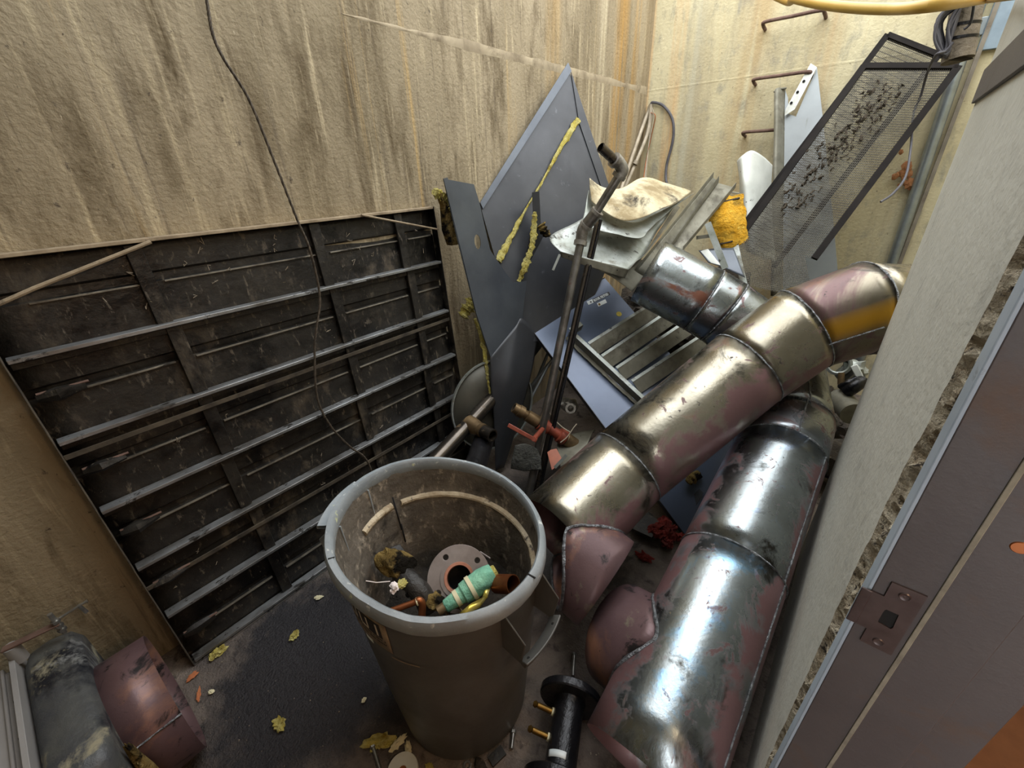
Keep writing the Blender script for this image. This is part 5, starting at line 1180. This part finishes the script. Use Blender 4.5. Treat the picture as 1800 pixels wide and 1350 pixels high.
tag(MB().cyl(at(1475, 700, d=2.75), at(1500, 728, d=2.62), .055, 28).build('grey_cylinder', m_galvd), 'stubby dusty grey cylinder below the broken casting, beside the concrete corner', 'cylinder')
mb = MB()
random.seed(12)
for i in range(14): blob(mb, V(random.uniform(.0, .35), random.uniform(2.5, 3.6), random.uniform(.05, .25)), random.uniform(.05, .13), (1, 1, .7), .7, 5, i, sub=2)
tag(mb.build('dark_rubble', m_fill), 'dark heap of rubble deep behind the ducts at the concrete corner', 'rubble', kind='stuff')
# heap under the sheets which carries them
mb = MB()
for i in range(40):
    t = random.random(); c_ = V(random.uniform(-1.45, -.45), random.uniform(2.55, 3.6), random.uniform(.05, .8)); blob(mb, c_, random.uniform(.12, .24), (1, 1, .6), .7, 4, i, sub=2)
tag(mb.build('scrap_heap', m_fill), 'dark heap of mixed scrap carrying the sheets at the back', 'rubble', kind='stuff')

# ------------------------------------------------------------------ flanged spool, bolts and litter on the floor
s0, s1_ = at(1003, 1222, z=.115), at(985, 1345, z=.115)
sdr = (s1_-s0).normalized(); sdr.z = 0; sdr.normalize(); s0.z = s1_.z = .10
SPL = thing('flanged_spool', 'glossy black cast spool with a flange at each end, beside the bin', 'pipe fitting', V(s0.x, s0.y, 0))
SL = .23
MB().lathe([(.052, .01), (.046, .03), (.046, SL-.03), (.052, SL-.01)], 40, s0, sdr).build('spool_body', m_gloss, SPL)
for h in (0, SL):
    MB().lathe([(.03, h-.014), (.096, h-.014), (.100, h-.010), (.100, h+.010), (.096, h+.014), (.03, h+.014)], 56, s0, sdr, close=True).build('end_flange', m_gloss, SPL, sharp=30)
up = V(0, 0, 1); lf_ = sdr.cross(up); lf_ = lf_ if lf_.dot(CR) < 0 else -lf_
for h in (.055, .125):
    c_ = s0+sdr*h + lf_*.044; dv = (lf_*1+up*.25).normalized()
    MB().tube([c_, c_+dv*.008], .0115, 14).build('nipple_collar', m_tape, SPL)
    MB().tube([c_+dv*.008, c_+dv*.055], .0085, 14).build('brass_nipple', m_brass, SPL)
    MB().tube([c_+dv*.055, c_+dv*.063, c_+dv*.07], [.006, .011, .006], 10).build('nipple_cap', m_brass, SPL)
c_ = s0+sdr*.165
mb = MB(); vs = []
for i in range(9):
    a = math.radians(35+i*9); r = .0466
    for hh in (0, .018): vs.append(c_+sdr*hh+(lf_*math.cos(a)+up*math.sin(a))*r)
mb.add(vs, [(2*i, 2*i+1, 2*i+3, 2*i+2) for i in range(8)]); mb.build('white_tag', m_lab, SPL, solid=.0006)
def bolt(lb, pa, pb, r=.006, head=.0095, first=[None]):
    a, b = at(*pa, z=.011), at(*pb, z=.008); d = (b-a).normalized()
    t = thing('steel_bolt', lb, 'bolt', V(a.x, a.y, 0), 'loose bolts on the floor')
    MB().cyl(a-d*.0, a+d*.008, head, 6).build('bolt_head', m_bolt, t)
    MB().cyl(a+d*.008, b, r, 14).build('bolt_shank', m_bolt, t)
bolt('shiny hex bolt lying on the floor just above the black flanged spool', (1009, 1148), (1007, 1188))
bolt('grey bolt on the floor touching the right foot of the bin', (903, 1284), (899, 1316))
bolt('grey bolt on the floor left of the white disc, near the bin foot', (655, 1310), (668, 1352))
# white disc and fittings in front of the bin
p = at(707, 1352, z=.02); WD = thing('white_disc', 'white plastic disc with a rusty centre, by the front of the bin', 'disc', V(p.x, p.y, 0))
MB().lathe([(.012, .012), (.046, .014), (.048, .006), (.048, 0), (.012, 0)], 40, p-V(0, 0, .018), V(0, 0, 1), close=True).build('disc', m_white, WD)
MB().lathe([(0, .010), (.012, .010)], 16, p-V(0, 0, .018), V(0, 0, 1)).build('rusty_centre', m_copper, WD)
mb = MB(); blob(mb, at(845, 1345, z=.01), .018, (1.3, .8, .5), .5, 5, 1); tag(mb.build('mud_lump', m_fill), 'small dark lump on the floor in front of the bin', 'lump')
tag(MB().bar(at(862, 1340, z=.006), at(885, 1318, z=.006), .03, .008, V(0, 0, 1)).build('flat_bar', m_black), 'short dark flat bar on the floor at the right foot of the bin', 'bar')
tag(MB().lathe([(.008, 0), (.013, 0), (.013, .006), (.008, .006)], 20, at(822, 1347, z=.0), V(0, 0, 1), close=True).build('steel_washer', m_bolt), 'small steel ring on the floor directly in front of the bin', 'washer')
def bit(px, py, r, mt, lb, cat='insulation', sc=(1.2, .8, .5), seed=1, name='wool_bit', z=.008):
    mb = MB(); blob(mb, at(px, py, z=z), r, sc, .8, 7, seed, rotd(V(math.cos(seed), math.sin(seed), .1))); tag(mb.build(name, mt), lb, cat)
bit(517, 1117, .016, m_wool, 'small yellow wool tuft on the dark floor left of the bin', seed=2)
bit(491, 1273, .020, m_wool, 'bright yellow wool tuft on the floor halfway between bin and damper', seed=3)
bit(668, 1303, .026, m_wool, 'ragged yellow wool tuft touching the lower left of the bin', sc=(1.8, .7, .5), seed=4)
bit(386, 1144, .020, m_wool, 'yellow wool tuft beside the bottom corner of the black panel', seed=5)
bit(373, 1154, .014, m_wool, 'smaller pale wool crumb right at the bottom corner of the black panel', seed=6)
bit(560, 1050, .013, m_tape, 'pale flake on the dark floor between black panel and bin', 'flake', (1.3, .8, .2), 7, 'pale_flake')
bit(338, 1188, .013, m_och, 'orange flake on the floor below the corner of the black panel', 'flake', (1.3, .8, .2), 8, 'orange_flake')
bit(349, 1221, .011, m_och, 'narrow orange flake on the floor near the yellow square', 'flake', (2, .5, .2), 9, 'orange_flake')
bit(371, 1216, .008, m_tape, 'tiny white flake beside the narrow orange flake', 'flake', (1.2, .8, .4), 10, 'pale_flake')
bit(700, 1305, .015, m_tape, 'pale crumb between yellow wool tuft and the bin foot', 'flake', (1.8, .7, .4), 11, 'pale_flake')
bit(718, 1318, .014, m_tape, 'pale crumb tucked against the lower left of the bin, above the white disc', 'flake', (1.6, .7, .4), 12, 'pale_flake')
bit(755, 1347, .010, m_wool, 'tiny yellow crumb on the floor directly before the bin', seed=13)
bit(640, 1230, .008, m_tape, 'white crumb on the floor close to the left side of the bin', 'flake', (1, .8, .5), 14, 'pale_flake')
p = at(303, 1222, z=.012); tag(MB().bar(p+V(-.02, -.01, 0), p+V(.02, .012, .006), .032, .014, V(0, .2, 1)).build('wool_square', m_wool_o, bevel=.002), 'yellow wool square on the floor against the mauve duct end', 'insulation')
# fine grit scattered over the floor
mb = MB(); random.seed(21)
for i in range(1500):
    x = random.uniform(-1.7, -.2); y = random.uniform(-.5, 1.6)
    if noise.noise(V(x*3, y*3, 0)) < random.uniform(-.5, .35): continue
    r = random.uniform(.001, .0035); c_ = V(x, y, r*.5); u = V(random.uniform(-1, 1), random.uniform(-1, 1), 0)*r; v_ = V(-u.y, u.x, 0)*random.uniform(.4, 1)
    mb.add([c_+u, c_+v_, c_-u, c_-v_, c_+V(0, 0, r)], [(0, 1, 4), (1, 2, 4), (2, 3, 4), (3, 0, 4)])
tag(mb.build('floor_grit', m_chip), 'pale grit and crumbs scattered over the dark floor', 'grit', kind='stuff')
